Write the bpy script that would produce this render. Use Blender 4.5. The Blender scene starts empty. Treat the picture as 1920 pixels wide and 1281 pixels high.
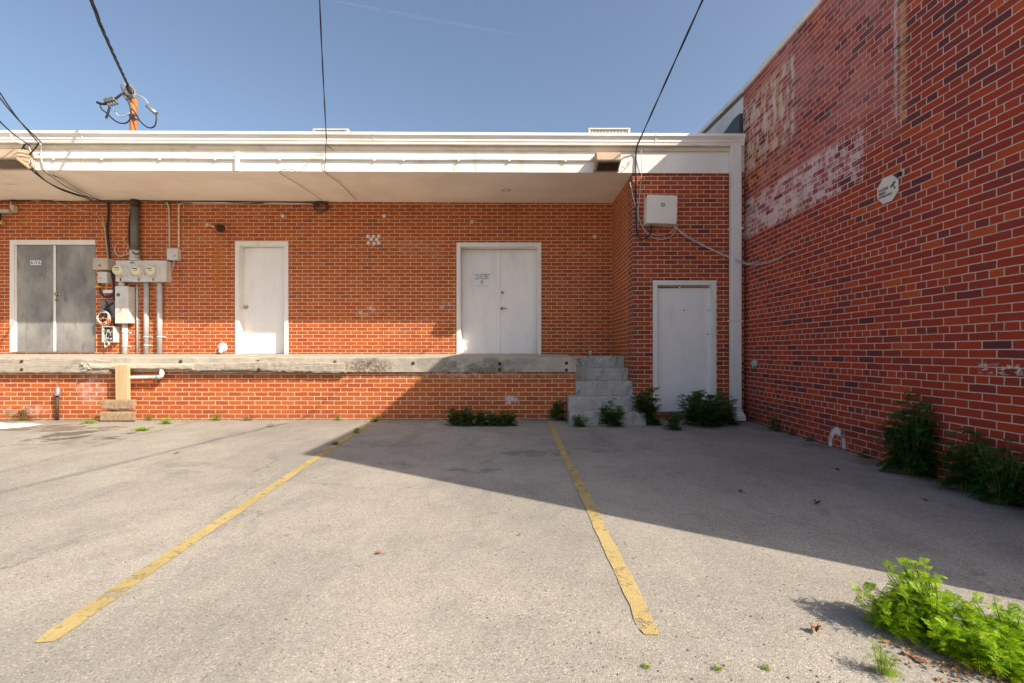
import bpy, bmesh, math, random
from mathutils import Vector, Matrix
R = math.radians
scene = bpy.context.scene
COL = scene.collection

# ------------------------------------------------------------------ camera frame of reference
F, CX, CY, EYE = 853.3, 973.0, 659.0, 1.05          # focal length in photo pixels, vanishing point, eye height
YM, YD, YF, XR = 8.53, 7.00, 6.97, 3.46             # main wall, dock wall, fascia, right-hand building wall
XP = 1.75                                           # side wall of the bay
def P(px, py, Y): return Vector(((px-CX)*Y/F, Y, EYE-(py-CY)*Y/F))
def PX(px, Y): return (px-CX)*Y/F
def PZ(py, Y): return EYE-(py-CY)*Y/F
def G(px, py):
    Y = F*EYE/(py-CY); return Vector(((px-CX)*Y/F, Y, 0))
def W(px, py):                                      # a point on the right-hand wall
    Y = F*XR/(px-CX); return Vector((XR, Y, EYE-(py-CY)*Y/F))

# ------------------------------------------------------------------ material helpers
def mat_new(name):
    m = bpy.data.materials.new(name); m.use_nodes = True
    nt = m.node_tree
    b = nt.nodes['Principled BSDF']
    return m, nt, b
class K:
    """tiny node helper"""
    def __init__(s, nt): s.nt = nt
    def node(s, t, ins=None, **props):
        n = s.nt.nodes.new(t)
        for k, v in props.items(): setattr(n, k, v)
        for k, v in (ins or {}).items(): s.put(n.inputs[k], v)
        return n
    def put(s, sock, v):
        if isinstance(v, bpy.types.NodeSocket): s.nt.links.new(v, sock)
        else: sock.default_value = v
    def m(s, op, a, b=0.0, c=0.0, clamp=False):
        n = s.nt.nodes.new('ShaderNodeMath'); n.operation = op; n.use_clamp = clamp
        s.put(n.inputs[0], a); s.put(n.inputs[1], b); s.put(n.inputs[2], c)
        return n.outputs[0]
    def mix(s, f, a, b, mode='MIX'):
        n = s.nt.nodes.new('ShaderNodeMix'); n.data_type = 'RGBA'; n.blend_type = mode
        s.put(n.inputs[0], f)
        s.put(n.inputs[6], a if isinstance(a, bpy.types.NodeSocket) else (*a, 1) if len(a) == 3 else a)
        s.put(n.inputs[7], b if isinstance(b, bpy.types.NodeSocket) else (*b, 1) if len(b) == 3 else b)
        return n.outputs[2]
    def noise(s, vec, scale, detail=4, rough=.55, dist=0.0):
        n = s.node('ShaderNodeTexNoise', {'Scale': scale, 'Detail': detail, 'Roughness': rough, 'Distortion': dist})
        s.put(n.inputs['Vector'], vec); return n.outputs['Fac']
    def ss(s, x, a, b, lo=0.0, hi=1.0):
        n = s.nt.nodes.new('ShaderNodeMapRange'); n.interpolation_type = 'SMOOTHSTEP'
        s.put(n.inputs[0], x)
        for i, v in enumerate((a, b, lo, hi)): n.inputs[i+1].default_value = v
        return n.outputs[0]
    def ramp(s, x, stops, interp='LINEAR'):
        n = s.nt.nodes.new('ShaderNodeValToRGB'); s.put(n.inputs[0], x)
        cr = n.color_ramp; cr.interpolation = interp
        while len(cr.elements) < len(stops): cr.elements.new(.5)
        for e, (p, c) in zip(cr.elements, stops): e.position = p; e.color = (*c, 1)
        return n.outputs[0]
    def mapping(s, vec, scale=(1,1,1), loc=(0,0,0)):
        n = s.node('ShaderNodeMapping'); s.put(n.inputs[0], vec)
        n.inputs['Scale'].default_value = scale; n.inputs['Location'].default_value = loc
        return n.outputs[0]
    def pos(s): return s.nt.nodes.new('ShaderNodeNewGeometry').outputs['Position']
    def uv(s): return s.nt.nodes.new('ShaderNodeTexCoord').outputs['UV']
    def sep(s, v):
        n = s.node('ShaderNodeSeparateXYZ'); s.put(n.inputs[0], v); return n.outputs
    def box(s, u, v, u0, u1, v0, v1, soft=.03):
        a = s.m('MULTIPLY', s.ss(u, u0-soft, u0+soft), s.ss(u, u1-soft, u1+soft, 1, 0))
        b = s.m('MULTIPLY', s.ss(v, v0-soft, v0+soft), s.ss(v, v1-soft, v1+soft, 1, 0))
        return s.m('MULTIPLY', a, b)
    def ell(s, u, v, cu, cv, ru, rv, inner=.35):
        du = s.m('DIVIDE', s.m('SUBTRACT', u, cu), ru); dv = s.m('DIVIDE', s.m('SUBTRACT', v, cv), rv)
        d = s.m('SQRT', s.m('ADD', s.m('MULTIPLY', du, du), s.m('MULTIPLY', dv, dv)))
        return s.ss(d, inner, 1.0, 1, 0)
    def bump(s, h, strength, dist, nrm=None):
        n = s.node('ShaderNodeBump', {'Strength': strength, 'Distance': dist}); s.put(n.inputs['Height'], h)
        if nrm: s.put(n.inputs['Normal'], nrm)
        return n.outputs[0]

def surf(name, col, col2=None, rough=.6, scale=4.0, stretch=(1,1,1), bump=0.0, bscale=80, metal=0.0,
         dirt=None, dirt_amt=.5, dirt_scale=3.0, dirt_stretch=(1,1,1), lo=.4, hi=.65, spec=.4):
    m, nt, b = mat_new(name); k = K(nt)
    p = k.pos()
    n1 = k.noise(k.mapping(p, stretch), scale, 5, .6)
    c = k.mix(k.ss(n1, .3, .7), col, col2 or tuple(x*.8 for x in col))
    if dirt:
        n2 = k.noise(k.mapping(p, dirt_stretch, (3.1,1.7,5.3)), dirt_scale, 6, .65)
        c = k.mix(k.m('MULTIPLY', k.ss(n2, lo, hi), dirt_amt), c, dirt)
    k.put(b.inputs['Base Color'], c)
    b.inputs['Roughness'].default_value = rough; b.inputs['Metallic'].default_value = metal
    b.inputs['Specular IOR Level'].default_value = spec
    if bump:
        k.put(b.inputs['Normal'], k.bump(k.noise(k.mapping(p, stretch), bscale, 4, .6), bump, .004))
    return m

def brick(name, bw, rh, voff, ramp, mortar, squash=(1.0, 2), extra=None, bias_noise=.35, mort=.0050, uoff=0.0):
    m, nt, b = mat_new(name); k = K(nt)
    uv = k.uv(); p = k.pos()
    wob = k.noise(p, 9.0, 2)
    wv = k.node('ShaderNodeCombineXYZ'); wh_ = k.noise(p, 48, 3, .7)
    k.put(wv.inputs[0], k.m('ADD', k.m('MULTIPLY', k.m('SUBTRACT', wob, .5), .010), k.m('MULTIPLY', k.m('SUBTRACT', wh_, .5), .007)))
    k.put(wv.inputs[1], k.m('ADD', k.m('MULTIPLY', k.m('SUBTRACT', k.noise(p, 5.3, 2), .5), .010), k.m('MULTIPLY', k.m('SUBTRACT', k.noise(p, 39, 3, .7), .5), .006)))
    va = k.node('ShaderNodeVectorMath', operation='ADD'); k.put(va.inputs[0], k.mapping(uv, (1,1,1), (uoff, -voff, 0))); k.put(va.inputs[1], wv.outputs[0])
    bt = k.node('ShaderNodeTexBrick', {'Scale': 1.0, 'Brick Width': bw, 'Row Height': rh, 'Mortar Size': mort, 'Mortar Smooth': .25, 'Bias': 0.0,
                'Color1': (0,0,0,1), 'Color2': (1,1,1,1), 'Mortar': (.5,.5,.5,1)}, offset=.5, offset_frequency=2, squash=squash[0], squash_frequency=squash[1])
    k.put(bt.inputs['Vector'], va.outputs[0])
    rnd = bt.outputs['Color']; fac = bt.outputs['Fac']
    big = k.noise(p, .9, 3)
    fine = k.noise(p, 42, 5, .7)
    r2 = k.m('ADD', rnd, k.m('MULTIPLY', k.m('SUBTRACT', big, .5), bias_noise))
    r2 = k.m('ADD', r2, k.m('MULTIPLY', k.m('SUBTRACT', fine, .5), .22))
    c = k.ramp(r2, ramp)
    c = k.mix(k.m('MULTIPLY', k.ss(fine, .55, .8), .22), c, (.14,.035,.02))
    mc = k.mix(k.ss(k.noise(p, 3.2, 4, .65), .38, .68), mortar, tuple(x*.78 for x in mortar))
    mc = k.mix(k.m('MULTIPLY', fine, .5), mc, tuple(x*.75 for x in mortar))
    c = k.mix(fac, c, mc)
    rough = .8
    if extra: k.rnd = rnd; c = extra(k, c, p, fac, fine)
    k.put(b.inputs['Base Color'], c)
    b.inputs['Roughness'].default_value = rough; b.inputs['Specular IOR Level'].default_value = .25
    h = k.m('ADD', k.m('MULTIPLY', k.m('SUBTRACT', 1.0, fac), 1.0), k.m('MULTIPLY', fine, .35))
    h = k.m('ADD', h, k.m('MULTIPLY', rnd, .25))
    k.put(b.inputs['Normal'], k.bump(h, .7, .007))
    return m

# ------------------------------------------------------------------ mesh helpers
class MB:
    def __init__(s): s.bm = bmesh.new(); s.smooth = []
    def box(s, x0, x1, y0, y1, z0, z1, bev=0.0, seg=1, rot=None):
        b = bmesh.new()
        bmesh.ops.create_cube(b, size=1)
        for v in b.verts: v.co = Vector((x0+(v.co.x+.5)*(x1-x0), y0+(v.co.y+.5)*(y1-y0), z0+(v.co.z+.5)*(z1-z0)))
        if bev: bmesh.ops.bevel(b, geom=list(b.edges), offset=bev, segments=seg, affect='EDGES', profile=.6)
        if rot:
            c, axis, ang = rot
            bmesh.ops.rotate(b, verts=b.verts, cent=c, matrix=Matrix.Rotation(ang, 3, axis))
        s.merge(b); return s
    def merge(s, b, smooth=False):
        mp = {}
        for v in b.verts: mp[v] = s.bm.verts.new(v.co)
        for f in b.faces:
            try:
                nf = s.bm.faces.new([mp[v] for v in f.verts]); nf.smooth = smooth or f.smooth
            except ValueError: pass
        b.free()
    def face(s, pts, smooth=False):
        f = s.bm.faces.new([s.bm.verts.new(p) for p in pts]); f.smooth = smooth; return f
    def tube(s, pts, r, seg=8, smooth=True, cap=True, sub=0):
        pts = [Vector(p) for p in pts]
        if sub: pts = catmull(pts, sub)
        rr = r if callable(r) else (lambda t: r)
        n = len(pts); rings = []; up = None
        for i, p in enumerate(pts):
            d = (pts[min(i+1, n-1)]-pts[max(i-1, 0)])
            if d.length < 1e-9: d = Vector((0,0,1))
            d.normalize()
            if up is None:
                up = Vector((0,0,1)) if abs(d.z) < .9 else Vector((0,1,0))
            a = d.cross(up)
            if a.length < 1e-6: a = d.orthogonal()
            a.normalize(); b2 = a.cross(d).normalized(); up = b2
            rad = rr(i/max(1, n-1))
            rings.append([s.bm.verts.new(p + a*math.cos(2*math.pi*j/seg)*rad + b2*math.sin(2*math.pi*j/seg)*rad) for j in range(seg)])
        for i in range(n-1):
            for j in range(seg):
                f = s.bm.faces.new((rings[i][j], rings[i][(j+1)%seg], rings[i+1][(j+1)%seg], rings[i+1][j])); f.smooth = smooth
        if cap:
            s.bm.faces.new(rings[0][::-1]); s.bm.faces.new(rings[-1])
        return s
    def cyl(s, a, b, r, seg=20, r2=None):
        r2 = r if r2 is None else r2
        return s.tube([a, b], (lambda t: r+(r2-r)*t), seg)
    def lathe(s, c, axis, prof, seg=24):
        """prof: (distance along axis, radius)"""
        axis = Vector(axis).normalized(); a = axis.orthogonal().normalized(); b2 = axis.cross(a); c = Vector(c)
        rings = [[s.bm.verts.new(c+axis*d+(a*math.cos(2*math.pi*j/seg)+b2*math.sin(2*math.pi*j/seg))*max(r, .0004)) for j in range(seg)] for d, r in prof]
        for i in range(len(rings)-1):
            for j in range(seg):
                f = s.bm.faces.new((rings[i][j], rings[i][(j+1)%seg], rings[i+1][(j+1)%seg], rings[i+1][j])); f.smooth = True
        s.bm.faces.new(rings[0][::-1]); s.bm.faces.new(rings[-1])
        return s
    def prism(s, pts, axis, a, b):
        """closed 2D outline extruded from a to b; axis 'x': pts are (y,z); 'y': (x,z); 'z': (x,y)"""
        def mk(p, t): return {'x': Vector((t, p[0], p[1])), 'y': Vector((p[0], t, p[1])), 'z': Vector((p[0], p[1], t))}[axis]
        v0 = [s.bm.verts.new(mk(p, a)) for p in pts]; v1 = [s.bm.verts.new(mk(p, b)) for p in pts]
        n = len(pts)
        s.bm.faces.new(v0[::-1]); s.bm.faces.new(v1)
        for i in range(n): s.bm.faces.new((v0[i], v0[(i+1)%n], v1[(i+1)%n], v1[i]))
        return s
    def shear(s, fn):
        for v in s.bm.verts: v.co = fn(v.co)
        return s
    def build(s, name, mat, parent=None, uvkeep=False):
        bmesh.ops.recalc_face_normals(s.bm, faces=list(s.bm.faces))
        uvl = s.bm.loops.layers.uv.new('UVMap')
        for f in s.bm.faces:
            n = f.normal; ax = max(range(3), key=lambda i: abs(n[i]))
            for l in f.loops:
                c = l.vert.co
                l[uvl].uv = ((c.y, c.z), (c.x, c.z), (c.x, c.y))[ax]
        root = parent
        while root is not None and root.type != 'EMPTY' and root.parent: root = root.parent
        off = Vector((0,0,0))
        if parent is not None:
            q = parent
            while q is not None: off += q.location; q = q.parent
        if off.length > 0: bmesh.ops.translate(s.bm, verts=s.bm.verts, vec=-off)
        me = bpy.data.meshes.new(name); s.bm.to_mesh(me); s.bm.free()
        me.materials.append(mat)
        o = bpy.data.objects.new(name, me); COL.objects.link(o)
        if parent is not None: o.parent = parent
        return o
def split_build(mb, name, mat, parent):
    """each loose island of the mesh becomes an object (a part) of its own"""
    bm = mb.bm; bm.verts.index_update(); seen = set(); out = []
    for v0 in list(bm.verts):
        if v0 in seen: continue
        stack = [v0]; comp = []; seen.add(v0)
        while stack:
            v = stack.pop(); comp.append(v)
            for e in v.link_edges:
                o = e.other_vert(v)
                if o not in seen: seen.add(o); stack.append(o)
        nb = MB(); mp = {v: nb.bm.verts.new(v.co) for v in comp}; fs = set(f for v in comp for f in v.link_faces)
        for f in fs:
            nf = nb.bm.faces.new([mp[v] for v in f.verts]); nf.smooth = f.smooth
        out.append(nb)
    bm.free()
    return [nb.build(name, mat, parent) for nb in out]
def wire_thing(mb, name, label, cat, group, mat, part='wire'):
    c = mb.bm.verts[:][0].co.copy() if len(mb.bm.verts) else Vector((0,0,0))
    t = thing(name, label, cat, c, group); split_build(mb, part, mat, t); return t
def catmull(pts, sub):
    out = []
    n = len(pts)
    for i in range(n-1):
        p0, p1, p2, p3 = pts[max(i-1,0)], pts[i], pts[i+1], pts[min(i+2,n-1)]
        for j in range(sub):
            t = j/sub
            out.append(.5*((2*p1)+(-p0+p2)*t+(2*p0-5*p1+4*p2-p3)*t*t+(-p0+3*p1-3*p2+p3)*t**3))
    out.append(pts[-1]); return out
def tag(o, label=None, cat=None, group=None, kind=None):
    if label: o['label'] = label
    if cat: o['category'] = cat
    if group: o['group'] = group
    if kind: o['kind'] = kind
    return o
def thing(name, label, cat, loc, group=None):
    o = bpy.data.objects.new(name, None); o.empty_display_size = .1; COL.objects.link(o); o.location = loc
    return tag(o, label, cat, group)
def text_into(mb, body, size, origin, right, up, depth=.001, align='CENTER', bold=0.0, sx=1.0):
    cu = bpy.data.curves.new('t', 'FONT'); cu.body = body; cu.size = size; cu.align_x = align; cu.align_y = 'CENTER'
    cu.extrude = depth/2; cu.offset = bold; cu.space_line = .9; cu.resolution_u = 3
    ob = bpy.data.objects.new('t', cu); COL.objects.link(ob)
    dg = bpy.context.evaluated_depsgraph_get(); dg.update()
    me = bpy.data.meshes.new_from_object(ob.evaluated_get(dg))
    right = Vector(right); up = Vector(up); nrm = right.cross(up); origin = Vector(origin)
    vs = [mb.bm.verts.new(origin+right*v.co.x*sx+up*v.co.y+nrm*v.co.z) for v in me.vertices]
    for p in me.polygons:
        try: mb.bm.faces.new([vs[i] for i in p.vertices])
        except ValueError: pass
    bpy.data.objects.remove(ob); bpy.data.curves.remove(cu); bpy.data.meshes.remove(me)
def copy_tree(o, parent=None):
    c = o.copy(); COL.objects.link(c)
    if parent is not None: c.parent = parent
    for ch in list(o.children): copy_tree(ch, c)
    return c

# ------------------------------------------------------------------ world, sun, camera
SUN_TO = Vector((5.66, -3.63, 5.12)).normalized()
w = bpy.data.worlds.new('World'); scene.world = w; w.use_nodes = True
nt = w.node_tree; bg = nt.nodes['Background']
sky = nt.nodes.new('ShaderNodeTexSky'); sky.sky_type = 'NISHITA'; sky.sun_disc = False
sky.sun_elevation = math.asin(SUN_TO.z); sky.sun_rotation = math.atan2(SUN_TO.x, SUN_TO.y)
sky.air_density = 1.0; sky.dust_density = 3.0; sky.ozone_density = 0.35; sky.altitude = 50
nt.links.new(sky.outputs[0], bg.inputs[0]); bg.inputs[1].default_value = .13
sl = bpy.data.lights.new('sun', 'SUN'); sl.energy = 5.0; sl.angle = R(.5); sl.color = (1.0, .89, .75)
so = bpy.data.objects.new('sun', sl); COL.objects.link(so)
so.rotation_euler = (-SUN_TO).to_track_quat('-Z', 'Y').to_euler(); so.location = (10, -8, 12)
cd = bpy.data.cameras.new('camera'); cam = bpy.data.objects.new('camera', cd); COL.objects.link(cam)
cam.location = (0, 0, EYE); cam.rotation_euler = (R(90), 0, 0)
cd.sensor_width = 36; cd.sensor_fit = 'HORIZONTAL'; cd.lens = F/1920*36
cd.shift_x = -(CX-960)/1920; cd.shift_y = (CY-640.5)/1920
cd.clip_start = .05; cd.clip_end = 6000
scene.camera = cam
vs = scene.view_settings; vs.view_transform = 'Standard'; vs.look = 'None'; vs.gamma = 1.0; vs.exposure = 0.55
scene.cycles.max_bounces = 8; scene.cycles.diffuse_bounces = 5
scene.cycles.transparent_max_bounces = 12

# ------------------------------------------------------------------ materials
def main_extra(k, c, p, fac, fine):
    x, y, z = k.sep(p)
    nz = k.noise(p, 7, 5, .7)
    def blot(c, cu, cv, ru, rv, col, amt, a=.42, b=.6):
        m = k.m('MULTIPLY', k.ell(x, z, cu, cv, ru, rv), k.ss(nz, a, b))
        return k.mix(k.m('MULTIPLY', m, amt), c, col)
    def bl(c, px, py, rx, ry, col, amt, Y=YM, **kw):
        return blot(c, PX(px, Y), PZ(py, Y), rx*Y/F, ry*Y/F, col, amt, **kw)
    stk = k.m('MULTIPLY', k.ss(k.noise(k.mapping(p, (1,1,.1)), 4.0, 5, .65), .52, .70), k.ss(nz, .3, .6))
    c = k.mix(k.m('MULTIPLY', stk, .38), c, (.17,.06,.025))
    pal = k.m('MULTIPLY', k.ss(k.noise(k.mapping(p, (.6,1,1.4), (4,0,9)), 1.1, 5, .6), .56, .72), k.ss(nz, .4, .6))
    c = k.mix(k.m('MULTIPLY', pal, .22), c, (.62,.36,.22))
    c = bl(c, 680, 587, 14, 10, (.7,.6,.6), .55)
    c = bl(c, 700, 579, 16, 7, (.7,.6,.6), .5)
    c = bl(c, 835, 575, 16, 14, (.6,.52,.5), .55)
    c = bl(c, 408, 500, 14, 75, (.45,.13,.01), .6, a=.3, b=.5)
    c = bl(c, 760, 395, 60, 14, (.12,.06,.02), .5)
    return c
BR_MAIN = [(0.0,(.29,.074,.034)), (.04,(.35,.076,.020)), (.25,(.385,.080,.017)), (.6,(.42,.092,.019)), (.92,(.455,.114,.024)), (1.0,(.39,.105,.038))]
BR_DOCK = [(0.0,(.29,.076,.036)), (.04,(.36,.078,.023)), (.25,(.40,.086,.020)), (.6,(.44,.102,.023)), (.92,(.475,.122,.028)), (1.0,(.41,.115,.04))]
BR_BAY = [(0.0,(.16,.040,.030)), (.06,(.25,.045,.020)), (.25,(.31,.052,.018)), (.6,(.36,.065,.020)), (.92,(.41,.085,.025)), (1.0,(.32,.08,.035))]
M_BRICK = brick('orange_red_brick', .203, .0677, .012, BR_MAIN, (.84,.64,.44), extra=main_extra)
def dock_extra(k, c, p, fac, fine):
    x, y, z = k.sep(p)
    nz = k.noise(p, 8, 5, .7)
    top = k.m('MULTIPLY', k.ss(z, .62, .72), k.ss(nz, .42, .62))
    band = k.ell(x, z, PX(900, YD), .66, 2.6, .14)
    c = k.mix(k.m('MULTIPLY', k.m('MULTIPLY', top, band), .6), c, (.62,.5,.44))
    for (px, py, rx, ry, am) in ((958,750,18,12,.8), (170,725,40,40,.3), (45,770,60,14,.45), (20,665,16,16,.8), (880,700,120,9,.4)):
        m = k.m('MULTIPLY', k.ell(x, z, PX(px,YD), PZ(py,YD), rx*YD/F, ry*YD/F), k.ss(nz, .42, .58))
        c = k.mix(k.m('MULTIPLY', m, am), c, (.72,.62,.6))
    low = k.m('MULTIPLY', k.ss(z, .0, .22, 1, 0), k.ss(nz, .4, .6))
    c = k.mix(k.m('MULTIPLY', low, .35), c, (.14,.07,.045))
    return c
M_BRICK_DOCK = brick('dock_brick', .203, .0677, .02, BR_DOCK, (.85,.66,.47), extra=dock_extra)
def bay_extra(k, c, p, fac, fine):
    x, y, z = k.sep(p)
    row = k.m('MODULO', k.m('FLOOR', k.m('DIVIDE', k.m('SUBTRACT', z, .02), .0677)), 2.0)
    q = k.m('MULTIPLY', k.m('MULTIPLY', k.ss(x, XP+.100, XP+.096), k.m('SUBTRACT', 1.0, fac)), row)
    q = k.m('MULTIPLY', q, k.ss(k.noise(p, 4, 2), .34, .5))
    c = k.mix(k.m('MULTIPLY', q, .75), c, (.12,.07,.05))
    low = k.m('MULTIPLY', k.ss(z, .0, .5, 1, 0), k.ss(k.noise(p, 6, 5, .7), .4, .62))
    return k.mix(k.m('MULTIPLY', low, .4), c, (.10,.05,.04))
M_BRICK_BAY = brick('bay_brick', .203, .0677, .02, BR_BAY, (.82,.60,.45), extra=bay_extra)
def right_extra(k, c, p, fac, fine):
    x, y, z = k.sep(p)
    nz = k.noise(p, 5.5, 6, .72); nf = k.noise(p, 22, 5, .75); nb = k.noise(p, 1.6, 4, .6)
    pj = k.m('ADD', k.m('MULTIPLY', fac, .10), k.m('MULTIPLY', k.m('SUBTRACT', k.rnd, .5), .16))
    # broad pale wash of the old painted panel
    hz = k.m('MULTIPLY', k.box(y, z, 4.12, 7.2, 3.05, 5.2, .06), k.ss(k.m('ADD', nb, pj), .28, .66))
    c = k.mix(k.m('MULTIPLY', hz, .36), c, (.62,.33,.31))
    # white lettering band
    nl = k.noise(k.mapping(p, (1,1,.35)), 9, 5, .7)
    wb = k.m('MULTIPLY', k.box(y, z, 4.57, 7.2, 2.77, 3.33, .022), k.ss(k.m('ADD', k.m('ADD', k.m('MULTIPLY', nf, .5), k.m('MULTIPLY', nl, .5)), pj), .42, .60))
    wb = k.m('MULTIPLY', wb, k.ss(nb, .2, .5, .55, 1))
    c = k.mix(k.m('MULTIPLY', wb, .74), c, (.80,.68,.67))
    # upper lettering in white and ochre
    ub = k.m('MULTIPLY', k.box(y, z, 5.72, 7.2, 3.75, 4.8, .05), k.ss(k.m('ADD', nl, pj), .44, .62))
    c = k.mix(k.m('MULTIPLY', ub, .66), c, (.80,.70,.64))
    yb = k.m('MULTIPLY', k.box(y, z, 5.9, 7.3, 3.3, 4.85, .2), k.ss(k.m('ADD', nz, pj), .49, .66))
    c = k.mix(k.m('MULTIPLY', yb, .62), c, (.62,.37,.13))
    # ochre border line and white line of the painted panel
    ol = k.m('MULTIPLY', k.box(y, z, 4.065, 4.135, 3.12, 5.3, .03), k.ss(k.m('ADD', nf, pj), .34, .62, .2, 1))
    c = k.mix(k.m('MULTIPLY', ol, .62), c, (.72,.46,.22))
    wl = k.m('MULTIPLY', k.box(y, z, 4.16, 4.20, 3.2, 5.3, .014), k.ss(nf, .35, .6))
    c = k.mix(k.m('MULTIPLY', wl, .6), c, (.82,.72,.67))
    for (cy_, cz, ry, rz, am, a, b2) in ((4.95,.17,.13,.10,.0,.4,.5),):
        pass
    # sprayed white arch near the ground
    du = k.m('DIVIDE', k.m('SUBTRACT', y, 4.95), .13); dv = k.m('DIVIDE', k.m('SUBTRACT', z, .03), .19)
    d = k.m('SQRT', k.m('ADD', k.m('MULTIPLY', du, du), k.m('MULTIPLY', dv, dv)))
    ring = k.m('MULTIPLY', k.ss(d, .55, .72), k.ss(d, .92, 1.1, 1, 0))
    ring = k.m('MULTIPLY', ring, k.ss(k.noise(p, 16, 4), .34, .5))
    c = k.mix(k.m('MULTIPLY', ring, .9), c, (.9,.88,.88))
    sc = k.m('MULTIPLY', k.box(y, z, 3.05, 3.42, .89, .955, .02), k.ss(k.noise(k.mapping(p, (1,1,2.5)), 17, 5, .7), .53, .58))
    c = k.mix(k.m('MULTIPLY', sc, .85), c, (.8,.76,.74))
    stv = k.m('MULTIPLY', k.ss(k.noise(k.mapping(p, (1,1,.12)), 3.2, 5, .65), .54, .72), k.ss(z, 1.0, 4.6))
    c = k.mix(k.m('MULTIPLY', stv, .35), c, (.16,.05,.04))
    # wall darker toward its foot, in patches, and toward the low bay corner
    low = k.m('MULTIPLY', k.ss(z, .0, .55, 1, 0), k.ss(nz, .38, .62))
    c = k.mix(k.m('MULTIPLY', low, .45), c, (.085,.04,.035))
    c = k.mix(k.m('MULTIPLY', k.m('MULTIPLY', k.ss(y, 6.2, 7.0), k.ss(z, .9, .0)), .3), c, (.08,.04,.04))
    return c
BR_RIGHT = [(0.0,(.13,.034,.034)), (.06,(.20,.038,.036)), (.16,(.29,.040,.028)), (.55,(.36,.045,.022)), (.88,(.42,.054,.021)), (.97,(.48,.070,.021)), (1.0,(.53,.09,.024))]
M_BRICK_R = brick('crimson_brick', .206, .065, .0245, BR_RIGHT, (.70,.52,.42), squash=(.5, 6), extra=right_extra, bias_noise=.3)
M_WHITE = surf('white_paint', (.82,.79,.755), (.76,.73,.69), .55, 2.2, dirt=(.45,.38,.29), dirt_amt=.32, dirt_scale=5, dirt_stretch=(1,1,.2), lo=.5, hi=.74, bump=.08, bscale=60)
M_DOOR = surf('white_door_paint', (.87,.85,.82), (.80,.785,.76), .5, 1.6, (1,1,.5), dirt=(.52,.50,.47), dirt_amt=.45, dirt_scale=2.6, dirt_stretch=(2,1,.5), lo=.5, hi=.8, bump=.06, bscale=30)
M_GREYDOOR = surf('weathered_grey_door', (.37,.355,.33), (.19,.185,.18), .55, 2.3, (1,1,.55), dirt=(.06,.06,.062), dirt_amt=.75, dirt_scale=4.5, dirt_stretch=(1.4,1,.45), lo=.52, hi=.74, bump=.1, bscale=25)
M_SOFFIT = surf('soffit_paint', (.93,.85,.74), (.91,.825,.71), .75, .8, dirt=(.68,.56,.43), dirt_amt=.3, dirt_scale=1.4)
M_GUTTER = surf('white_gutter_metal', (.86,.83,.79), (.80,.77,.73), .4, 1.5, (.3,1,3), dirt=(.55,.47,.36), dirt_amt=.35, dirt_scale=3, dirt_stretch=(.5,1,3))
M_CREAM = surf('cream_trim', (.70,.62,.49), (.62,.53,.4), .6, 3, dirt=(.2,.14,.08), dirt_amt=.5, dirt_scale=5, dirt_stretch=(.6,1,2), lo=.55, hi=.75)
M_FELT = surf('roof_felt', (.08,.08,.085), None, .9, 6, bump=.3)
M_TAR = surf('black_tar', (.045,.047,.05), (.09,.09,.095), .6, 9, bump=.9, bscale=14)
M_STUCCO = surf('whitewashed_wall', (.74,.72,.71), (.64,.62,.61), .8, 3, bump=.2)
M_ROT = surf('rotten_board', (.26,.19,.12), (.12,.09,.06), .9, 14, bump=.6)
M_CONC = surf('dock_concrete', (.60,.54,.44), (.45,.40,.33), .9, 5, dirt=(.12,.11,.095), dirt_amt=.7, dirt_scale=2.6, dirt_stretch=(.8,1,1.2), lo=.5, hi=.72, bump=.7, bscale=55)
def step_mat():
    m, nt, b = mat_new('step_concrete'); k = K(nt); p = k.pos(); x, y, z = k.sep(p)
    n1 = k.noise(p, 7, 5, .65); n2 = k.noise(k.mapping(p, (1,1,.28)), 9, 6, .7); n3 = k.noise(p, 55, 4, .7); n4 = k.noise(k.mapping(p, (.5,1,3)), 10, 5, .7)
    c = k.mix(k.ss(n1, .3, .7), (.49,.47,.43), (.36,.345,.32))
    c = k.mix(k.m('MULTIPLY', k.ss(n2, .5, .7), .55), c, (.13,.125,.115))
    c = k.mix(k.m('MULTIPLY', k.ss(n4, .55, .68), .4), c, (.22,.205,.18))
    c = k.mix(k.m('MULTIPLY', k.ss(n3, .60, .72), .5), c, (.16,.155,.15))
    sp = k.m('MULTIPLY', k.ell(x, z, PX(1124,7.56), .90, .10, .09, .2), k.ss(k.noise(p, 30, 3), .56, .62))
    c = k.mix(k.m('MULTIPLY', sp, .85), c, (.8,.79,.77))
    cv = k.node('ShaderNodeTexVoronoi', {'Scale': 1.6}, feature='DISTANCE_TO_EDGE')
    wn = k.node('ShaderNodeTexNoise', {'Scale': 5.0, 'Detail': 5.0}); k.put(wn.inputs['Vector'], p)
    ws = k.node('ShaderNodeVectorMath', operation='SCALE'); k.put(ws.inputs[0], wn.outputs['Color']); ws.inputs['Scale'].default_value = .3
    wv = k.node('ShaderNodeVectorMath', operation='ADD'); k.put(wv.inputs[0], p); k.put(wv.inputs[1], ws.outputs[0]); k.put(cv.inputs['Vector'], wv.outputs[0])
    cr = k.m('MULTIPLY', k.ss(cv.outputs['Distance'], .004, .012, 1, 0), k.ss(n1, .46, .54))
    c = k.mix(k.m('MULTIPLY', cr, .7), c, (.10,.095,.09))
    k.put(b.inputs['Base Color'], c); b.inputs['Roughness'].default_value = .9; b.inputs['Specular IOR Level'].default_value = .2
    k.put(b.inputs['Normal'], k.bump(k.m('ADD', n3, k.m('MULTIPLY', n1, 1.5)), .55, .01))
    return m
M_STEP = step_mat()
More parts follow.
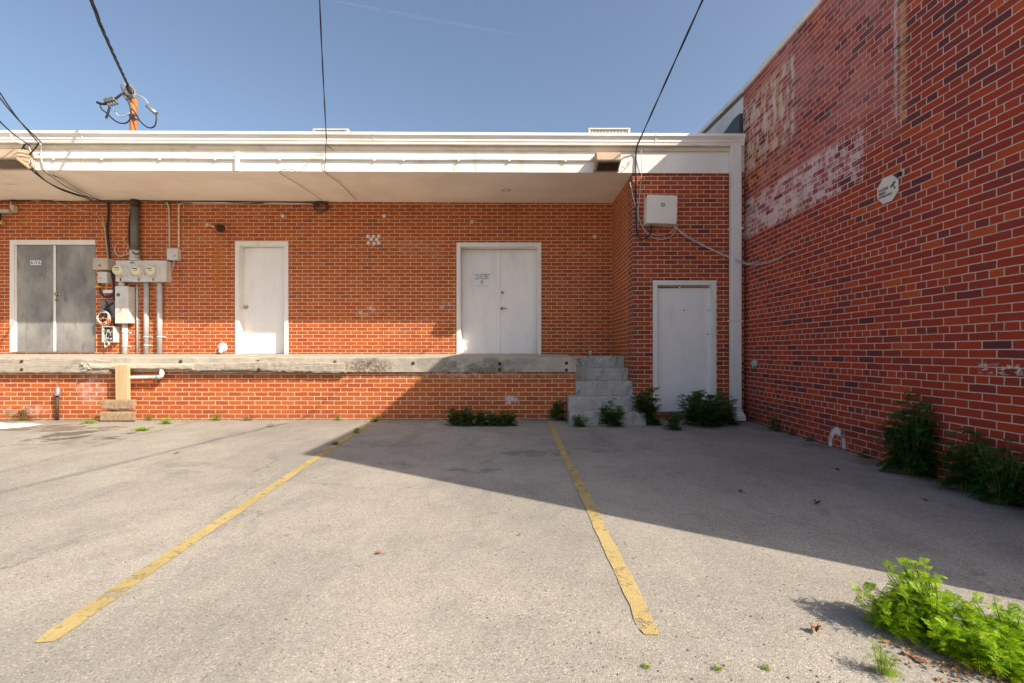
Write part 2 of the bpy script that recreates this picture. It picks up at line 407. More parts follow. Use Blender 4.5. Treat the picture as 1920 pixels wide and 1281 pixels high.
def slab_mat():
    m, nt, b = mat_new('dock_slab_concrete'); k = K(nt); p = k.pos(); x, y, z = k.sep(p)
    n1 = k.noise(p, 5, 5, .6); n2 = k.noise(k.mapping(p, (.7,1,1.3)), 3.2, 6, .7); n3 = k.noise(p, 26, 5, .75); n4 = k.noise(p, 60, 3, .6)
    c = k.mix(k.ss(n1, .3, .7), (.50,.455,.375), (.38,.34,.275))
    front = k.ss(y, 7.05, 6.97)
    dark = k.m('MULTIPLY', k.ell(x, z, PX(890,6.95), .84, 1.15, .5, .3), k.ss(n2, .36, .56))
    c = k.mix(k.m('MULTIPLY', k.m('MULTIPLY', dark, front), .78), c, (.11,.10,.08))
    gen = k.m('MULTIPLY', k.ss(n2, .52, .68), front); c = k.mix(k.m('MULTIPLY', gen, .55), c, (.17,.155,.125))
    rough = k.m('MULTIPLY', k.m('MULTIPLY', k.ell(x, z, PX(690,6.95), .80, .55, .2, .3), front), k.ss(n3, .44, .58))
    c = k.mix(k.m('MULTIPLY', rough, .85), c, (.17,.105,.06))
    pits = k.m('MULTIPLY', k.m('MULTIPLY', k.ss(n4, .58, .66), k.ss(n2, .42, .55)), front)
    c = k.mix(k.m('MULTIPLY', pits, .6), c, (.80,.74,.62))
    k.put(b.inputs['Base Color'], c); b.inputs['Roughness'].default_value = .9; b.inputs['Specular IOR Level'].default_value = .2
    k.put(b.inputs['Normal'], k.bump(k.m('SUBTRACT', k.m('ADD', n3, k.m('MULTIPLY', n4, .5)), k.m('MULTIPLY', rough, 1.5)), .6, .012))
    return m
M_SLAB = slab_mat()
def wood(name, a, b, c, sx=(.5,6,9), crack=.5):
    m, nt, bs = mat_new(name); k = K(nt); p = k.pos()
    g = k.noise(k.mapping(p, sx), 5, 6, .7, .3); g2 = k.noise(k.mapping(p, tuple(s*3 for s in sx), (4,2,1)), 6, 5, .7)
    col = k.mix(k.ss(g, .3, .7), a, b); col = k.mix(k.m('MULTIPLY', k.ss(g2, .55, .72), crack), col, c)
    k.put(bs.inputs['Base Color'], col); bs.inputs['Roughness'].default_value = .85; bs.inputs['Specular IOR Level'].default_value = .2
    k.put(bs.inputs['Normal'], k.bump(k.m('ADD', g, k.m('MULTIPLY', g2, .8)), .8, .012))
    return m
M_TIMBER = wood('weathered_timber', (.52,.46,.37), (.33,.29,.235), (.06,.048,.036), (.45,7,11), .85)
M_BOARD = wood('pale_board', (.64,.54,.42), (.52,.43,.33), (.2,.15,.1), (.6,7,9), .5)
M_POST = wood('post_wood', (.62,.45,.26), (.50,.35,.19), (.25,.15,.08), (9,7,.5), .5)
M_PLANK = wood('brown_plank', (.42,.29,.19), (.32,.22,.14), (.12,.08,.05), (.6,7,9), .6)
M_PVC = surf('white_pvc', (.74,.71,.68), (.66,.63,.6), .4, 5, dirt=(.35,.3,.25), dirt_amt=.4)
M_CONDUIT = surf('grey_conduit', (.54,.54,.53), (.44,.44,.43), .5, 8, (1,1,.4), dirt=(.28,.26,.23), dirt_amt=.4)
M_DKCONDUIT = surf('dark_conduit', (.17,.165,.15), (.12,.12,.11), .55, 8, (1,1,.4), metal=.2)
M_GREYBOX = surf('grey_enclosure_paint', (.66,.645,.61), (.58,.565,.54), .5, 4, dirt=(.42,.37,.3), dirt_amt=.4, dirt_scale=6)
M_TANBOX = surf('tan_enclosure_paint', (.52,.46,.36), (.45,.40,.31), .55, 5)
M_DKBOX = surf('dark_grey_panel', (.20,.20,.21), (.14,.14,.15), .55, 6)
M_BEIGEBOX = surf('beige_enclosure_paint', (.76,.71,.62), (.71,.66,.57), .5, 2)
M_BLACK = surf('black_rubber', (.018,.018,.02), (.03,.03,.032), .5, 10)
M_BROWNCAB = surf('dusty_brown_cable', (.10,.065,.04), (.06,.04,.03), .7, 10)
M_WHITECAB = surf('white_cable', (.62,.58,.53), (.5,.46,.42), .5, 10)
M_ORANGECAB = surf('orange_cable', (.62,.22,.07), (.5,.17,.06), .5, 10)
M_YELLOW = surf('yellow_plastic', (.75,.48,.05), None, .5, 10)
M_STEEL = surf('galvanised_steel', (.50,.50,.49), (.38,.38,.37), .4, 12, metal=.7)
M_RUST = surf('rusty_pipe', (.46,.17,.055), (.34,.115,.04), .8, 14, (1,1,.5), bump=.2)
M_IRON = surf('dark_iron', (.055,.04,.03), (.09,.055,.035), .7, 15, metal=.3)
M_BRASS = surf('tarnished_knob', (.42,.38,.30), (.3,.27,.2), .35, 20, metal=.8)
M_LAMPTAN = surf('tan_lamp_housing', (.47,.35,.24), (.40,.30,.20), .5, 5)
M_LENS = surf('dark_lens', (.035,.028,.02), (.06,.045,.03), .15, 10, spec=.6)
M_DIAL = surf('meter_face', (.72,.70,.58), (.68,.62,.30), .4, 25)
M_SIGN = surf('sign_face', (.72,.69,.61), (.68,.65,.57), .45, 6)
M_NOTICE = surf('notice_face', (.80,.80,.80), (.76,.76,.77), .4, 6)
M_INK = surf('black_ink', (.03,.03,.032), None, .6, 10)
M_GREYINK = surf('grey_ink', (.35,.35,.36), None, .6, 10)
M_REDINK = surf('red_ink', (.55,.10,.06), None, .6, 10)
M_ACMETAL = surf('condenser_paint', (.66,.63,.55), (.6,.57,.5), .5, 3)
M_ACDARK = surf('condenser_coil', (.30,.29,.27), (.36,.35,.32), .6, 20)
M_SHEET = surf('dirty_white_sheet', (.62,.61,.60), (.52,.51,.50), .7, 5, dirt=(.40,.36,.31), dirt_amt=.4, dirt_scale=4, bump=.3, bscale=12)
M_DEAD = surf('dry_leaf', (.42,.17,.05), (.28,.11,.04), .7, 60)
M_DEADDARK = surf('dark_dry_leaf', (.13,.06,.035), (.08,.04,.03), .7, 60)
M_LITTER = surf('leaf_litter_mat', (.36,.17,.07), (.20,.10,.05), .85, 40)
def leafmat(name, a, b, c, tr=.35):
    m, nt, bs = mat_new(name); k = K(nt); p = k.pos()
    n = k.noise(p, 26, 3); n2 = k.noise(p, 90, 2)
    col = k.mix(k.ss(n, .35, .65), a, b); col = k.mix(k.ss(n2, .56, .75), col, c)
    k.put(bs.inputs['Base Color'], col); bs.inputs['Roughness'].default_value = .55; bs.inputs['Specular IOR Level'].default_value = .3
    t = k.node('ShaderNodeBsdfTranslucent'); k.put(t.inputs[0], col)
    mx = k.node('ShaderNodeMixShader'); mx.inputs[0].default_value = tr
    out = [x for x in nt.nodes if x.type == 'OUTPUT_MATERIAL'][0]
    nt.links.new(bs.outputs[0], mx.inputs[1]); nt.links.new(t.outputs[0], mx.inputs[2]); nt.links.new(mx.outputs[0], out.inputs[0])
    return m
M_LEAF = leafmat('sunlit_weed_leaf', (.47,.66,.014), (.24,.45,.012), (.62,.66,.04), .48)  # weed leaf for plants in the sun, sunlight put into the colour
M_LEAFDK = leafmat('shaded_weed_leaf', (.055,.16,.022), (.03,.095,.018), (.10,.22,.028), .25)  # same weed leaf for plants out of the sun, shade put into the colour
M_LEAFMID = leafmat('mid_green_leaf', (.28,.42,.03), (.18,.31,.025), (.42,.48,.05), .35)
M_LEAFRED = leafmat('reddish_weed_leaf', (.30,.22,.05), (.34,.12,.05), (.22,.26,.04), .3)
M_STEM = surf('weed_stem', (.10,.16,.035), (.15,.13,.04), .7, 30)

# asphalt
def asphalt():
    m, nt, b = mat_new('worn_asphalt'); k = K(nt); p = k.pos(); x, y, z = k.sep(p)
    n1 = k.noise(p, .55, 6, .62); n2 = k.noise(p, 2.7, 6, .7); nw = k.noise(p, 6, 4)
    base = k.mix(k.ss(n1, .32, .68), (.385,.355,.302), (.28,.260,.226))
    base = k.mix(k.m('MULTIPLY', k.ss(n2, .48, .75), .6), base, (.225,.21,.19))
    n5 = k.noise(k.mapping(p, (1.0,.45,1)), 1.3, 6, .7, .6)
    base = k.mix(k.m('MULTIPLY', k.ss(n5, .53, .66), .42), base, (.21,.195,.18))
    base = k.mix(k.m('MULTIPLY', k.ss(n5, .46, .34), .22), base, (.47,.435,.385))
    vo = k.node('ShaderNodeTexVoronoi', {'Scale': 185.0, 'Randomness': 1.0}); k.put(vo.inputs['Vector'], p)
    r = k.sep(vo.outputs['Color'])[0]
    vo2 = k.node('ShaderNodeTexVoronoi', {'Scale': 62.0, 'Randomness': 1.0}); k.put(vo2.inputs['Vector'], p)
    r2 = k.sep(vo2.outputs['Color'])[0]
    spk = k.ramp(r, [(0,(.58,.57,.56)), (.10,(.84,.84,.84)), (.5,(1.0,1.0,1.0)), (.88,(1.07,1.07,1.06)), (.97,(1.45,1.43,1.40))])
    base = k.mix(1.0, base, spk, 'MULTIPLY')
    pit = k.m('MULTIPLY', k.ss(r2, .05, .12, 1, 0), k.ss(k.m('ADD', vo2.outputs['Distance'], k.m('MULTIPLY', nw, .3)), .32, .52, 1, 0))
    pit = k.m('MULTIPLY', pit, k.ss(k.noise(p, .9, 3), .42, .62))
    base = k.mix(k.m('MULTIPLY', pit, .75), base, (.055,.05,.045))
    nd = k.noise(p, 2.0, 5, .65)
    nd2 = k.noise(p, 4.5, 6, .7); ndc = k.noise(k.mapping(p, (1,1,1), (7.3,2.2,0)), 1.6, 5, .65)
    def stain(c, g, rx, ry, col, amt, a=.38, b2=.56, wob=2.0, inner=.62):
        xx = k.m('ADD', x, k.m('MULTIPLY', k.m('SUBTRACT', nd, .5), wob*1.6)); yy = k.m('ADD', y, k.m('MULTIPLY', k.m('SUBTRACT', ndc, .5), wob))
        mm = k.m('MULTIPLY', k.ell(xx, yy, g.x, g.y, rx, ry, inner), k.ss(nd2, a, b2))
        return k.mix(k.m('MULTIPLY', mm, amt), c, col)
    base = stain(base, G(165, 818), .62, .30, (.12,.095,.07), .85, .25, .42)
    base = stain(base, G(110, 803), 1.0, .17, (.17,.125,.08), .8, .3, .45)
    base = stain(base, G(60, 835), .5, .12, (.20,.16,.12), .6, .3, .5)
    base = stain(base, G(345, 872), .22, .12, (.20,.17,.13), .5, .35, .55, .3)
    base = stain(base, G(1010, 850), .42, .16, (.16,.155,.145), .7, .38, .56, .5)
    base = stain(base, G(905, 882), .40, .12, (.16,.155,.145), .65, .40, .56, .5)
    base = stain(base, G(700, 832), .9, .22, (.20,.195,.19), .55, .40, .58, .6)
    base = stain(base, G(1120, 845), .3, .12, (.13,.13,.12), .5, .40, .56, .4)
    oil = k.m('MULTIPLY', k.ss(k.noise(k.mapping(p, (1,1,1), (13,5,0)), 1.15, 4, .6), .63, .72), k.ss(nd2, .36, .6))
    base = k.mix(k.m('MULTIPLY', oil, .5), base, (.14,.13,.12))
    trk = k.m('MULTIPLY', k.ss(k.noise(k.mapping(p, (1.6,.16,1)), 1.5, 5, .65), .54, .66), k.ss(n2, .35, .6))
    base = k.mix(k.m('MULTIPLY', trk, .22), base, (.19,.18,.165))
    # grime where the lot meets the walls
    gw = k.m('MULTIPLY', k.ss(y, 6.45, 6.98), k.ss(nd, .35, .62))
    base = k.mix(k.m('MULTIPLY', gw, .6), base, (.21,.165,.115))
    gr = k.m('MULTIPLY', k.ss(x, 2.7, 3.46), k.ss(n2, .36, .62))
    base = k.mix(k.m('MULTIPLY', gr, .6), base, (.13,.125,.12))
    cv = k.node('ShaderNodeTexVoronoi', {'Scale': .42, 'Randomness': 1.0}, feature='DISTANCE_TO_EDGE')
    wv = k.node('ShaderNodeVectorMath', operation='ADD'); k.put(wv.inputs[0], p)
    wn = k.node('ShaderNodeTexNoise', {'Scale': 1.7, 'Detail': 6.0, 'Roughness': .7}); k.put(wn.inputs['Vector'], p)
    ws = k.node('ShaderNodeVectorMath', operation='SCALE'); k.put(ws.inputs[0], wn.outputs['Color']); ws.inputs['Scale'].default_value = .9
    k.put(wv.inputs[1], ws.outputs[0]); k.put(cv.inputs['Vector'], wv.outputs[0])
    crack = k.m('MULTIPLY', k.ss(cv.outputs['Distance'], .002, .007, 1, 0), k.ss(k.noise(p, .8, 3), .50, .60))
    base = k.mix(k.m('MULTIPLY', crack, .55), base, (.12,.105,.09))
    k.put(b.inputs['Base Color'], base); b.inputs['Roughness'].default_value = .9; b.inputs['Specular IOR Level'].default_value = .2
    h = k.m('ADD', k.m('MULTIPLY', vo.outputs['Distance'], -.9), k.m('MULTIPLY', vo2.outputs['Distance'], -.5))
    h = k.m('ADD', h, k.m('MULTIPLY', k.noise(p, 30, 4), .6))
    k.put(b.inputs['Normal'], k.bump(h, .4, .004))
    return m
M_ASPHALT = asphalt()
def paint(name, col, wear0, wear1):
    m, nt, b = mat_new(name); k = K(nt); p = k.pos()
    n = k.noise(p, 14, 6, .75); n2 = k.noise(p, 1.1, 3)
    c = k.mix(k.ss(k.noise(p, 3, 4), .3, .7), col, tuple(v*.82 for v in col))
    vo = k.node('ShaderNodeTexVoronoi', {'Scale': 135.0}); k.put(vo.inputs['Vector'], p)
    c = k.mix(k.m('MULTIPLY', k.ss(k.sep(vo.outputs['Color'])[0], .0, .3, 1, 0), .35), c, tuple(v*.5 for v in col))
    k.put(b.inputs['Base Color'], c); b.inputs['Roughness'].default_value = .8; b.inputs['Specular IOR Level'].default_value = .2
    k.put(b.inputs['Normal'], k.bump(vo.outputs['Distance'], .5, -.004))
    t = k.node('ShaderNodeBsdfTransparent'); mx = k.node('ShaderNodeMixShader')
    k.put(mx.inputs[0], k.ss(k.m('ADD', n, k.m('MULTIPLY', k.m('SUBTRACT', n2, .5), .5)), wear0, wear1, .08, .98))
    out = [q for q in nt.nodes if q.type == 'OUTPUT_MATERIAL'][0]
    nt.links.new(t.outputs[0], mx.inputs[1]); nt.links.new(b.outputs[0], mx.inputs[2]); nt.links.new(mx.outputs[0], out.inputs[0])
    return m
M_PAINT = paint('yellow_road_paint', (.50,.385,.165), .31, .46)
M_PAINT_OLD = paint('faded_road_paint', (.48,.38,.2), .50, .80)

# ------------------------------------------------------------------ ground and lines
g = MB(); g.face([(-1500,-1500,0), (1500,-1500,0), (1500,1500,0), (-1500,1500,0)])
tag(g.build('ground', M_ASPHALT), kind='structure')
def stripe(center, width, mat, label, seed, taper=True):
    rng = random.Random(seed)
    pts = catmull([G(*c) for c in center], 1)
    # resample
    fine = []
    for a, b in zip(pts, pts[1:]):
        n = max(2, int((b-a).length/.03))
        fine += [a.lerp(b, i/n) for i in range(n)]
    fine.append(pts[-1])
    mb = MB(); L = []; Rr = []
    ja = jb = 0
    for i, p in enumerate(fine):
        d = (fine[min(i+3, len(fine)-1)]-fine[max(i-3, 0)]).normalized(); s = Vector((-d.y, d.x, 0))
        ja = ja*.5+rng.uniform(-.004, .004); jb = jb*.5+rng.uniform(-.0035, .0035)
        w_ = width/2
        e = min(i, len(fine)-1-i)
        if e < 2: w_ *= (.72, .92)[e]
        L.append(mb.bm.verts.new(p+s*(w_+ja)+Vector((0,0,.004)))); Rr.append(mb.bm.verts.new(p-s*(w_+jb)+Vector((0,0,.004))))
    for i in range(len(fine)-1): mb.bm.faces.new((L[i], L[i+1], Rr[i+1], Rr[i]))
    return tag(mb.build('parking_line', mat), label, 'parking line', 'yellow parking bay lines painted on the lot')
stripe([(1031,790),(1047,830),(1066,868),(1083,902),(1110,958),(1139,1020),(1170,1081),(1194,1132),(1221,1192)], .074, M_PAINT,
       'yellow parking line running to the foot of the concrete steps', 1)
stripe([(694,793),(605,851),(495,925),(381,1000),(243,1093),(82,1206)], .080, M_PAINT, 'yellow parking line crossing the shadow corner, middle of the three', 2)
stripe([(364,792),(262,816),(117,854),(0,887),(-260,960),(-700,1090)], .085, M_PAINT_OLD, 'faded yellow parking line nearly worn away, leftmost of the three', 3)

# ------------------------------------------------------------------ right-hand building
rb = thing('brick_warehouse', 'tall dark red brick building with ghosts of a painted sign, at the right', 'building', (XR, 4, 0))
m = MB().box(XR, 15, 1.06, 7.02, -.3, 5.03)
m.build('wall', M_BRICK_R, rb)
m = MB().box(XR+.012, 15, 7.02, 16, 3.6, 5.04)
m.shear(lambda c: Vector((c.x, c.y, c.z+(max(0, c.y-7.02)*.075 if c.z > 4 else 0)))).build('whitewashed_wall', M_STUCCO, rb)
MB().box(XR+.01, 15, 7.02, 16, -.3, 3.6).build('rear_wall', M_BRICK_R, rb)
m = MB()
m.box(XR-.03, XR+.30, 1.02, 7.02, 5.032, 5.12, .008)
m.build('coping', M_GUTTER, rb)
m = MB(); m.box(XR-.03, XR+.30, 7.022, 16, 5.09, 5.17, .008)
m.shear(lambda c: Vector((c.x, c.y, c.z-.05+(c.y-7.02)*.078))).build('rear_coping', M_GUTTER, rb)
m = MB(); m.box(XR+.004, XR+.011, 7.03, 16, 5.045, 5.088)
m.shear(lambda c: Vector((c.x, c.y, c.z-.05+(c.y-7.02)*.076))).build('rotten_edge_board', M_ROT, rb)
MB().box(XR+.28, 14.7, 1.35, 15.8, 4.9, 4.98).build('roof', M_FELT, rb)
m = MB()                                            # tarred flashing at the roof corner
rng = random.Random(5)
pts = [(7.04,4.05),(8.1,4.05),(7.92,4.55),(7.74,4.68),(7.5,4.70),(7.25,4.74),(7.04,4.73)]
m.prism(pts, 'x', XR-.05, XR+.011)
m.build('tar_flashing', M_TAR, rb)
MB().box(XR-.012, 15.0+.001, 1.03, 1.058, 5.03-.12, 5.03).build('parapet_trim', M_GUTTER, rb)

# ------------------------------------------------------------------ low building with overhang
bb = thing('brick_building', 'low orange brick building with white fascia, deep soffit and white doors above a loading dock', 'building', (-3, YM, 0))
def wall_mb(x0, x1, z0, z1, yf, yb, holes):
    m = MB(); xs = sorted({x0, x1, *[h[0] for h in holes], *[h[1] for h in holes]})
    for a, b in zip(xs, xs[1:]):
        hs = sorted([(h[2], h[3]) for h in holes if h[0] <= a+1e-6 and h[1] >= b-1e-6]); z = z0
        for h0, h1 in hs:
            if h0 > z+1e-5: m.box(a, b, yf, yb, z, h0)
            z = h1
        if z1 > z+1e-5: m.box(a, b, yf, yb, z, z1)
    return m
def hole(px0, px1, py0, py1, Y): return (PX(px0,Y), PX(px1,Y), PZ(py1,Y), PZ(py0,Y))
H1 = hole(19, 179, 450, 660.5, YM); H2 = hole(441, 541, 452.5, 664.5, YM); H3 = hole(856, 1015, 455, 664.5, YM)
wall_mb(-15, XP+.3, .5, 3.95, YM, YM+.3, [H1, H2, H3]).build('wall', M_BRICK, bb)
H4 = hole(1224, 1343, 526, 773, YD)
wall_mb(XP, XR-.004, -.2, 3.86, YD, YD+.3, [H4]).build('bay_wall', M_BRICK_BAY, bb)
MB().box(XP, XP+.3, YD+.3, YM, -.2, 3.86).build('bay_side_wall', M_BRICK, bb)
roofz = lambda c: Vector((c.x, c.y, c.z-.0045*(c.x-.5)))
m = MB(); m.prism([(YF+.02, 3.797), (YM-.0, 3.835), (YM, 3.90), (YF+.02, 3.90)], 'x', -15, XP-.0)
m.shear(roofz).build('soffit', M_SOFFIT, bb)
m = MB().box(-15, XR-.09, YF, YF+.02, 3.79, 4.24)
m.shear(roofz).build('fascia', M_WHITE, bb)
MB().box(XR-.088, XR-.004, YF+.005, YF+.03, 3.80, 4.2).build('fascia_end', M_WHITE, bb)
m = MB(); m.box(-15, XR-.085, YF-.03, YF-.001, 4.115, 4.175, .004)
m.shear(roofz).build('frieze_trim', M_CREAM, bb)
# ogee gutter
YG = YF-.002
prof = [(YG,4.18),(YG-.075,4.18),(YG-.08,4.215),(YG-.088,4.225),(YG-.088,4.26),(YG-.105,4.285),(YG-.122,4.30),(YG-.122,4.338),(YG-.114,4.345),(YG-.108,4.338),(YG-.10,4.30),(YG-.012,4.2),(YG-.008,4.345),(YG,4.345)]
m = MB(); m.prism(prof, 'x', -15, XR-.045)
gut = m.shear(lambda c: roofz(c)+Vector((0,0,.0))).build('gutter', M_GUTTER, bb)
m = MB()
for px in (152, 700, 1230):
    x = PX(px, 6.86); m.prism([(y-.003 if y < YG-.01 else y, z+(-.002 if z < 4.2 else .002)) for y, z in prof[:9]]+[(YG-.11,4.30),(YG-.08,4.2),(YG,4.19)], 'x', x-.012, x+.012)
split_build(m.shear(roofz), 'gutter_seam', M_GUTTER, gut)
# downpipe
dx0, dx1 = PX(1369, 6.92), PX(1388, 6.92)
m = MB(); m.box(dx0, dx1, 6.87, 6.965, .11, 4.16, .012, 2)
dp = m.build('downpipe', M_WHITE, bb)
m = MB(); m.prism([(6.868,.16),(6.868,.07),(6.74,.02),(6.74,.085)], 'x', dx0+.004, dx1-.004); m.build('outlet_shoe', M_GUTTER, dp)
m = MB()
for z in (1.5, 2.9): m.box(dx0-.02, dx1+.02, 6.866, 6.97, z, z+.025, .002)
split_build(m, 'strap', M_GUTTER, dp)
m = MB().box(-15, XR-.01, YF+.02, 18, 4.2, 4.3); m.build('roof', M_FELT, bb)
MB().box(-15.2, -15, YM, 18, 0, 4.2).build('end_wall', M_BRICK, bb)
MB().box(-15, XR-.02, 17.8, 18, 0, 4.2).build('back_wall', M_BRICK, bb)
# fascia joints: thin cover strip, conduit on saddle clips and vertical cover
m = MB()
for px, py0, py1 in ((852,277,324),(893,285,324),(152,280,318)):
    x = PX(px, YF); m.box(x-.004, x+.004, YF-.006, YF-.0005, PZ(py1,YF), PZ(py0,YF)-.02)
split_build(m, 'fascia_joint', M_CREAM, bb)

def knob(parent, p, r=.03, mat=M_BRASS, name='door_knob'):
    m = MB(); m.lathe(p, (0,-1,0), [(0,r*1.05),(.008,r*1.05),(.012,r*.45),(.035,r*.45),(.04,r*.9),(.055,r),(.068,r*.75),(.072,.001)], 16)
    return m.build(name, mat, parent)
def door(H, Y, rec, leafmat_, framemat, fw, leaves, knobs, name='door', leftonly=False, label=None, thresh=True):
    x0, x1, z0, z1 = H
    m = MB(); yb = Y+rec
    m.box(x0+.001, x0+fw, Y-.012, yb, z0, z1-.001, .003)
    if not leftonly: m.box(x1-fw, x1-.001, Y-.012, yb, z0, z1-.001, .003)
    m.box(x0+fw, x1-(0.001 if leftonly else fw), Y-.011, yb, z1-fw*1.05, z1-.001, .003)
    m.box(x0+fw, x0+fw+.018, yb-.055, yb-.002, z0, z1-fw*1.05)
    fr = m.build(name, framemat, bb)
    if label: fr['label'] = label
    a, b = x0+fw+.001, x1-(.002 if leftonly else fw+.001)
    zt = z1-fw*1.05-.006
    if leaves == 1:
        MB().box(a, b, yb-.045, yb, z0+.012, zt, .003).build('leaf', leafmat_, fr)
    else:
        mid = a+(b-a)*(.5 if leaves == 2 else .505)
        MB().box(a, mid-.004, yb-.045, yb, z0+.012, zt, .003).build('leaf', leafmat_, fr)
        MB().box(mid+.004, b, yb-.045, yb, z0+.012, zt, .003).build('leaf', leafmat_, fr)
    MB().box(x0, x1, yb+.001, yb+.05, z0, z1).build('backing', M_BLACK, fr)
    if thresh: MB().box(a, b, Y-.02, yb+.001, z0-.001, z0+.011).build('threshold', M_STEEL, fr)
    for (px, py, r) in knobs: knob(fr, P(px, py, yb-.045)+Vector((0,0,0)), r)
    return fr, yb-.045
d1, y1 = door(H1, YM, .07, M_GREYDOOR, M_WHITE, .085, 2, [(110,552,.032),(110,563,.02)], leftonly=True, label='stained grey steel double door with white frame')
m = MB(); xm = PX(103.5, y1); m.box(xm-.022, xm+.022, y1-.014, y1-.001, H1[2]+.015, H1[3]-.10, .003); m.build('astragal', M_WHITE, d1)
m = MB()
for py in (478, 558, 640): m.box(PX(27,y1), PX(30,y1), y1-.02, y1+.0, PZ(py+6,y1), PZ(py-6,y1), .004)
split_build(m, 'hinge', M_IRON, d1)
d2, y2 = door(H2, YM, .2, M_DOOR, M_WHITE, .075, 1, [(463,576,.028)], label='single white door with kick plate')
m = MB(); m.box(PX(463,y2), PX(541,y2)-.02, y2-.006, y2-.001, H2[2]+.015, PZ(616,y2), .002)
m.box(PX(489,y2), PX(503,y2), y2-.005, y2-.001, PZ(611,y2), PZ(596,y2), .0015); m.build('kick_plate', M_DOOR, d2)
d3, y3 = door(H3, YM, .27, M_DOOR, M_WHITE, .075, 2, [(942,549,.024)], label='white double door with a notice on its left leaf')
xm = PX(938.5, y3); m = MB(); m.box(xm-.045, xm-.006, y3-.01, y3-.001, H3[2]+.015, H3[3]-.085, .003); m.build('astragal', M_DOOR, d3)
m = MB(); c = P(941, 578.5, y3); m.lathe(c, (0,-1,0), [(0,.03),(.01,.03),(.014,.012),(.05,.012)], 14); m.tube([c+Vector((0,-.045,0)), c+Vector((.05,-.05,-.002)), c+Vector((.1,-.047,-.004))], .009, 8); m.build('lever_handle', M_BRASS, d3)
d4, y4 = door(H4, YD, .1, M_DOOR, M_WHITE, .07, 1, [], label='white bay door standing lower, without a knob')
m = MB()
m.box(PX(1230,y4), PX(1272,y4), y4-.008, y4-.001, PZ(540.5,y4), PZ(537.8,y4)); m.box(PX(1276,y4), PX(1329,y4), y4-.008, y4-.001, PZ(540,y4), PZ(537.8,y4)); split_build(m, 'rusted_weatherstrip', M_ROT, d4)
m = MB(); m.box(PX(1229,y4), PX(1330,y4), y4-.006, y4-.001, H4[2]+.012, PZ(737,y4), .002); m.build('kick_plate', M_DOOR, d4)
m = MB()
for px, py in ((1283,582),(1328,582),(1327,627)): m.lathe(P(px,py,y4), (0,-1,0), [(0,.011),(.006,.009),(.007,.001)], 10)
split_build(m, 'lock_hole', M_IRON, d4)
# dabs of old adhesive on the main wall
dab = None
for i, (px, py) in enumerate([(690,443.4),(700.4,443.6),(710.5,443),(696,449),(706.5,449.5),(690.6,456),(701,457),(710,456)]):
    if dab is None:
        m = MB(); c = P(px, py, YM); m.lathe(c, (0,-1,0), [(0,.036),(.006,.034),(.009,.02),(.010,.001)], 12); dab = m.build('glue_dab', M_PVC, bb); first = c
    else:
        o = dab.copy(); COL.objects.link(o); o.location = P(px, py, YM)-first
for px, py in ((720,405),(885,416),(530,405),(1115,444)):
    o = dab.copy(); COL.objects.link(o); c = P(px, py, YM)-first; o.location = c+(first-bb.location)*0; o.scale = (1,1,1)

# ------------------------------------------------------------------ loading dock
dk = thing('loading_dock', 'raised loading dock of orange brick with a worn concrete slab and weathered timber edge', 'loading dock', (-4, YD, 0))
XD = PX(1078, YD)
MB().box(-15, XD, YD, YM-.002, -.2, .735).build('brick_base', M_BRICK_DOCK, dk)
m = MB(); m.prism([(6.95,.735),(6.95,.945),(6.962,.955),(YM-.003,.998),(YM-.003,.735)], 'x', -15, PX(1081,6.95))
rng = random.Random(8)
slab = m.build('concrete_slab', M_SLAB, dk)
def rough_beam(x0, x1, y0, y1, z0, z1, seed, amp=.008, n=40, zfun=None):
    rng = random.Random(seed); m = MB(); rings = []
    for i in range(n+1):
        x = x0+(x1-x0)*i/n
        j = lambda a=amp: rng.uniform(-a, a)
        zt, zb = (z1, z0) if zfun is None else zfun((i/n))
        pr = [(y0+.012+j(.004), zb+j()), (y0+j(.004), zb+.02+j()), (y0+j(.005), (zt+zb)/2+j()), (y0+.002+j(.004), zt-.02+j()), (y0+.015+j(.004), zt+j(.004)), (y1, zt), (y1, zb)]
        rings.append([m.bm.verts.new((x+ (rng.uniform(-.012,.012) if i in (0,n) else 0), y, z)) for y, z in pr])
    for a, b in zip(rings, rings[1:]):
        for q in range(7): m.bm.faces.new((a[q], a[(q+1)%7], b[(q+1)%7], b[q]))
    m.bm.faces.new(rings[0]); m.bm.faces.new(rings[-1][::-1]); return m
YT = 6.89
rough_beam(-15, PX(205,YT), YT, 6.948, PZ(700,YT), PZ(671,YT), 3, .010, 110, lambda t: (PZ(671,YT)-(max(0,(t-.93))*.55), PZ(700,YT)+.005*math.sin(t*30))).build('timber_bumper', M_TIMBER, dk)
rough_beam(PX(350,YT), PX(645,YT), YT+.005, 6.948, PZ(697,YT), PZ(680,YT), 4, .009, 60, lambda t: (PZ(681-3*math.sin(t*3.1),YT), PZ(697-2*math.sin(t*5),YT))).build('timber_bumper', M_TIMBER, dk)
rough_beam(PX(345,YT), PX(646,YT), YT+.028, 6.95, PZ(701,YT), PZ(697.5,YT), 14, .003, 40).build('split_board', M_ROT, dk)
rough_beam(PX(171,YT), PX(363,YT), YT-.03, 6.948, PZ(692,YT), PZ(682,YT), 6, .002, 20).build('nailer_board', M_BOARD, dk)
MB().box(PX(150,6.9), PX(210,6.9), 6.90, 6.97, PZ(701,6.9), PZ(697.5,6.9)).build('broken_board', M_ROT, dk)
m = MB(); rngc = random.Random(31)                  # crumbled patch at the split
for i in range(26):
    c = P(rngc.uniform(152,172), rngc.uniform(681,697), 6.875); r = rngc.uniform(.01,.025)
    b = bmesh.new(); bmesh.ops.create_icosphere(b, subdivisions=1, radius=r)
    for v in b.verts: v.co = v.co*rngc.uniform(.7,1.2)+c
    m.merge(b)
m.build('crumbled_concrete', M_CONC, dk)
bolt0 = None
